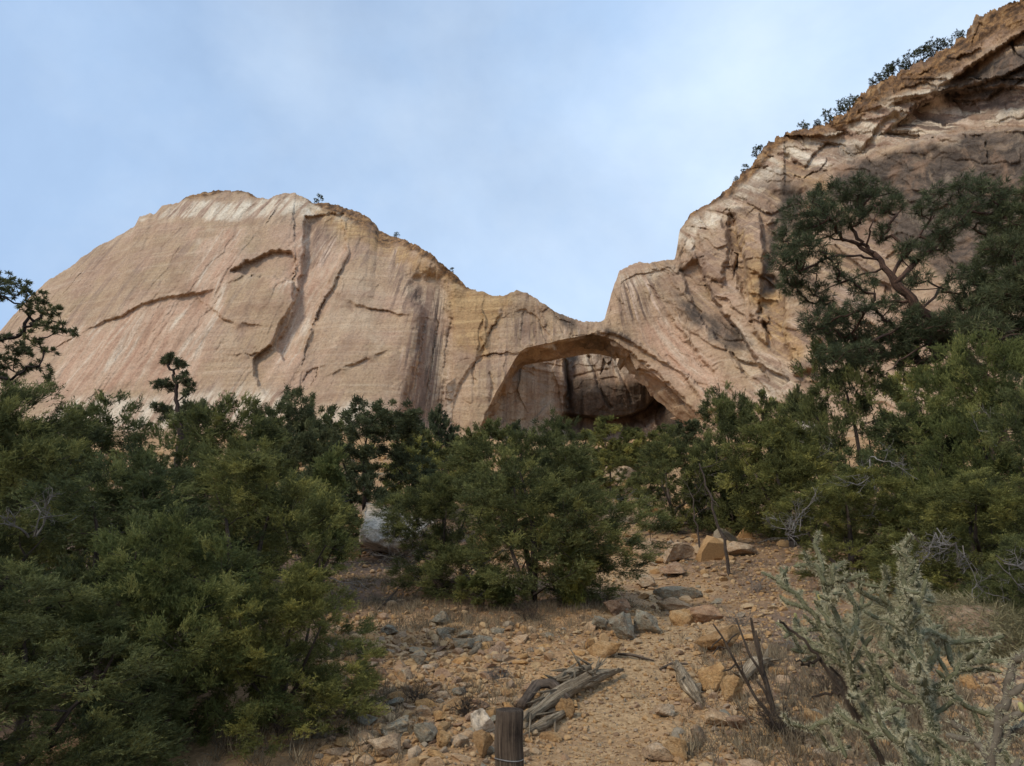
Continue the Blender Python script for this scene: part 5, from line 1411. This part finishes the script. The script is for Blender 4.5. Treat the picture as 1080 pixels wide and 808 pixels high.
def grow(b, sp, rs, path, r, lev, gap, Lr, fr):
    P_ = cane(b, sp, rs, path, r)
    if lev <= 0: return
    n_ = len(P_); L = 0.011 * n_
    k = max(1, int(L / gap))
    for q_ in range(k):
        f = (q_ + rs.uniform(.2, 1)) / k
        if lev == 2 and f < 0.16: continue
        i_ = min(n_ - 2, int(f * n_)); tg = unit(P_[min(i_ + 1, n_ - 1)] - P_[max(0, i_ - 1)])
        d = unit(np.cross(tg, rs.normal(0, 1, 3)) * 1.0 + tg * rs.uniform(.3, 1.0) + np.array([0, 0, .22]))
        l_ = rs.uniform(*Lr) * (1 - .25 * f); st = P_[i_]; pts = [st]
        for s_ in range(5): d = unit(d + rs.normal(0, .13, 3) + np.array([0, 0, .04])); pts.append(pts[-1] + d * l_ / 5)
        grow(b, sp, rs, pts, r * .86, lev - 1, gap * 1.15, (Lr[0] * .55, Lr[1] * .55), fr)
        if rs.uniform() < .035 and lev == 1: fr.append(pts[-1])

def cholla(Yd, base, canes, r, label, seed, lev=2, gap=.058, Lr=(.13, .27), woody=(), brown=False):
    rs = np.random.RandomState(seed)
    x0 = float(ae(*base)[0]) * Yd; O = np.array([x0, Yd, T(x0, Yd)])
    root = empty('cholla_cactus', O); b = Buf(); sp = []; fr = []
    for cn in canes:
        pts = np.array([P(u, v + 24, Yd + dy) - O for u, v, dy in cn])
        kk = np.linspace(0, len(pts) - 1, len(pts) * 4); pp = np.stack([np.interp(kk, np.arange(len(pts)), pts[:, c]) for c in range(3)], -1)
        pp[1:-1] = (pp[:-2] + pp[1:-1] * 2 + pp[2:]) / 4; pp[1:-1] += rs.normal(0, .006, (len(pp) - 2, 3))
        grow(b, sp, rs, pp, r, lev, gap, Lr, fr)
    obj('stems', b.mesh('stems', M['cane_b' if brown else 'cane']), root)
    c_ = np.vstack([s_[0] for s_ in sp]); d_ = np.vstack([s_[1] for s_ in sp])
    V, Q, A_ = blades(rs, c_, d_, 0.021, 0.0017, np.zeros(len(c_)))
    obj('spines', mesh('spines', V, Q, None, M['spine'], False), root)
    if woody:
        b = Buf()
        for cn, ra, rb in woody:
            pts = np.array([P(u, v, Yd + dy) - O for u, v, dy in cn]); kk = np.linspace(0, len(pts) - 1, len(pts) * 4)
            pp = np.stack([np.interp(kk, np.arange(len(pts)), pts[:, c]) for c in range(3)], -1) + rs.normal(0, .008, (len(kk), 3))
            b.tube(pp, np.linspace(ra, rb, len(kk)), 9, True, .25, seed)
        obj('woody_trunk', b.mesh('woody_trunk', M['deadcane']), root)
    if fr:
        for p in fr[:12]:
            b = Buf(); b.tube([p, p + [0, 0, .012], p + [0, .002, .026], p + [0, .002, .034]], [.006, .009, .009, .006], 8)
            obj('fruit', b.mesh('fruit', M['fruit']), root)
    return tag(root, label, 'cactus', 'cholla cacti at right')

cholla(3.3, (930, 830), [[(925, 770, 0), (905, 715, .05), (885, 670, .1), (862, 630, .15), (838, 600, .2), (818, 590, .25)], [(905, 715, .05), (895, 670, -.1), (880, 620, -.15), (866, 585, -.2), (858, 570, -.2)], [(885, 670, .1), (860, 655, .3), (835, 645, .35)], [(895, 660, 0), (905, 625, .1), (890, 590, .1)], [(915, 740, 0), (880, 735, .25), (850, 745, .3)]],
       0.0122, 'left and tallest branching cholla with pale spiny tips beside the trail', 71, woody=[([(945, 850, 0), (925, 790, 0), (890, 735, .02), (865, 695, .05), (840, 668, .1), (820, 655, .1)], .015, .006), ([(948, 850, 0), (915, 770, .05), (885, 715, .1), (862, 680, .15)], .012, .006), ([(890, 735, .02), (872, 730, .1), (858, 738, .1)], .008, .004), ([(865, 695, .05), (850, 700, .0), (838, 696, .0)], .007, .004), ([(905, 765, .02), (900, 735, .1), (905, 715, .1)], .008, .004)])
cholla(3.0, (1010, 850), [[(1008, 830, 0), (990, 770, 0), (975, 715, .05), (958, 665, .1), (942, 625, .1), (930, 600, .1)], [(985, 750, 0), (975, 690, -.1), (965, 630, -.1), (955, 590, -.1), (948, 575, -.1)], [(960, 665, .1), (975, 640, .2), (998, 650, .25), (1010, 690, .25)], [(1005, 810, 0), (960, 770, .1), (935, 730, .15), (925, 690, .2)], [(942, 625, .1), (965, 612, .05), (985, 607, .05)], [(975, 715, .05), (1000, 700, .1), (1015, 720, .1)], [(1010, 830, 0), (975, 800, -.15), (955, 760, -.2)]],
       0.0130, 'dense middle cholla with thick spiny arms', 72, lev=2, gap=.058, woody=[([(1000, 860, 0), (960, 800, .1), (930, 750, .15)], .020, .012)])
cholla(2.6, (1030, 870), [[(1030, 850, 0), (1045, 780, 0), (1055, 730, 0), (1065, 690, 0), (1072, 665, 0)], [(1045, 780, 0), (1020, 750, .1), (1005, 735, .1)], [(1050, 760, 0), (1080, 740, .1), (1110, 735, .1)]], 0.0145, 'thick brownish cholla arm standing at the right frame edge', 73, lev=1, gap=.11, Lr=(.10, .22), brown=True)
cholla(2.8, (1075, 880), [[(1075, 870, .1), (1062, 820, .1), (1040, 790, .1), (1010, 775, .1)], [(1070, 840, .1), (1080, 800, .1), (1095, 770, .1)], [(1062, 820, .1), (1030, 815, 0), (1000, 800, 0)]], 0.0120, 'low tangled cholla in the bottom right corner', 74, lev=2, gap=.055, Lr=(.10, .22))
# dead cactus stalks
g0 = ground_at(815, 757)
dc = empty('dead_cactus', g0); tag(dc, 'dead leafless cactus with dark bare stalks right of the trail', 'dead cactus')
Yd = g0[1]
for cn, ra, rb in (([(818, 757), (812, 735), (805, 710), (800, 690), (795, 668), (792, 652)], .024, .010), ([(815, 757), (798, 738), (785, 715), (772, 692), (762, 672), (752, 658)], .013, .007), ([(808, 722), (800, 705), (790, 690), (782, 668), (776, 652)], .012, .007), ([(805, 712), (803, 690), (797, 665)], .010, .006), ([(776, 700), (770, 706), (762, 708)], .008, .005), ([(768, 684), (758, 682), (752, 690)], .007, .005), ([(766, 680), (772, 672), (778, 668)], .007, .005), ([(790, 722), (783, 708), (782, 698)], .009, .005), ([(762, 672), (752, 680), (750, 684)], .006, .004), ([(816, 750), (806, 728), (798, 718)], .014, .007)):
    b = Buf(); pts = np.array([P(u, v, Yd + rim_rs.uniform(-.04, .04)) - g0 for u, v in cn])
    kk = np.linspace(0, len(pts) - 1, len(pts) * 4); pp = np.stack([np.interp(kk, np.arange(len(pts)), pts[:, c]) for c in range(3)], -1)
    b.tube(pp, np.linspace(ra, rb, len(kk)), 9, True, .2, 5)
    obj('stalk', b.mesh('stalk', M['deadcane']), dc)

# ------------------------------------------------------------------ light, sky, camera
SUN_EL, SUN_AZ = R(40), R(-132)          # azimuth measured from +Y towards +X: behind the camera, to the left
sun_dir = Vector((math.sin(SUN_AZ) * math.cos(SUN_EL), math.cos(SUN_AZ) * math.cos(SUN_EL), math.sin(SUN_EL)))
ld = bpy.data.lights.new('sun', 'SUN'); ld.energy = 1.5; ld.angle = R(14); ld.color = (1.0, 0.90, 0.74)
lo = bpy.data.objects.new('sun', ld); C.objects.link(lo)
lo.rotation_euler = (-sun_dir).to_track_quat('-Z', 'Y').to_euler()

w = bpy.data.worlds.new('World'); scene.world = w; w.use_nodes = True
nt = w.node_tree; nt.nodes.clear()
def wn(ty, **kw):
    nd = nt.nodes.new(ty)
    for k, v in kw.items(): setattr(nd, k, v)
    return nd
out = wn('ShaderNodeOutputWorld'); bg = wn('ShaderNodeBackground'); nt.links.new(bg.outputs[0], out.inputs[0])
sky = wn('ShaderNodeTexSky', sky_type='NISHITA'); sky.sun_disc = False; sky.sun_elevation = SUN_EL; sky.sun_rotation = SUN_AZ
sky.altitude = 2000; sky.air_density = 1.0; sky.dust_density = 1.5
bg.inputs[1].default_value = 0.10
tc = wn('ShaderNodeTexCoord')
mp = wn('ShaderNodeMapping'); mp.inputs['Scale'].default_value = (1.0, 1.0, 1.25); mp.inputs['Rotation'].default_value = (0.25, 0.35, 0.5)
nt.links.new(tc.outputs['Generated'], mp.inputs[0])
nz1 = wn('ShaderNodeTexNoise'); nz1.inputs['Scale'].default_value = 1.7; nz1.inputs['Detail'].default_value = 8; nz1.inputs['Roughness'].default_value = 0.58; nz1.inputs['Distortion'].default_value = 0.25
nt.links.new(mp.outputs[0], nz1.inputs['Vector'])
dt = wn('ShaderNodeVectorMath', operation='DOT_PRODUCT'); dt.inputs[1].default_value = (0.24, 0.10, -0.16)      # the overcast thickens to the right and low down
nt.links.new(tc.outputs['Generated'], dt.inputs[0])
ad = wn('ShaderNodeMath', operation='ADD'); nt.links.new(nz1.outputs[0], ad.inputs[0]); nt.links.new(dt.outputs['Value'], ad.inputs[1])
rp = wn('ShaderNodeValToRGB'); rp.color_ramp.elements[0].position = 0.18; rp.color_ramp.elements[1].position = 0.72
rp.color_ramp.elements[0].color = (0.58, 0.58, 0.58, 1); rp.color_ramp.elements[1].color = (1, 1, 1, 1)
nt.links.new(ad.outputs[0], rp.inputs[0])
nz2 = wn('ShaderNodeTexNoise'); nz2.inputs['Scale'].default_value = 3.2; nz2.inputs['Detail'].default_value = 7; nz2.inputs['Roughness'].default_value = 0.55
nt.links.new(mp.outputs[0], nz2.inputs['Vector'])
ad2 = wn('ShaderNodeMath', operation='MULTIPLY_ADD'); nt.links.new(nz2.outputs[0], ad2.inputs[0]); ad2.inputs[1].default_value = 0.7; nt.links.new(dt.outputs['Value'], ad2.inputs[2])
rp2 = wn('ShaderNodeValToRGB'); rp2.color_ramp.elements[0].position = 0.20; rp2.color_ramp.elements[1].position = 0.62
rp2.color_ramp.elements[0].color = (3.5, 4.8, 6.7, 1); rp2.color_ramp.elements[1].color = (5.3, 6.2, 7.25, 1)
nt.links.new(ad2.outputs[0], rp2.inputs[0])
mx = wn('ShaderNodeMix', data_type='RGBA')
nt.links.new(rp.outputs[0], mx.inputs[0]); nt.links.new(sky.outputs[0], mx.inputs[6]); nt.links.new(rp2.outputs[0], mx.inputs[7])
nt.links.new(mx.outputs[2], bg.inputs[0])

cd_ = bpy.data.cameras.new('camera'); cam = bpy.data.objects.new('camera', cd_); C.objects.link(cam)
cd_.sensor_width = 36; cd_.sensor_fit = 'HORIZONTAL'; cd_.lens = 36 * F / 1080
cd_.clip_start = 0.05; cd_.clip_end = 6000
cam.location = (0, 0, EYE); cam.rotation_euler = (R(90) + PITCH, 0, 0)
scene.camera = cam
vs = scene.view_settings; vs.view_transform = 'Standard'; vs.look = 'None'; vs.gamma = 1; vs.exposure = 0.66; vs.use_curve_mapping = False
scene.render.engine = 'CYCLES'
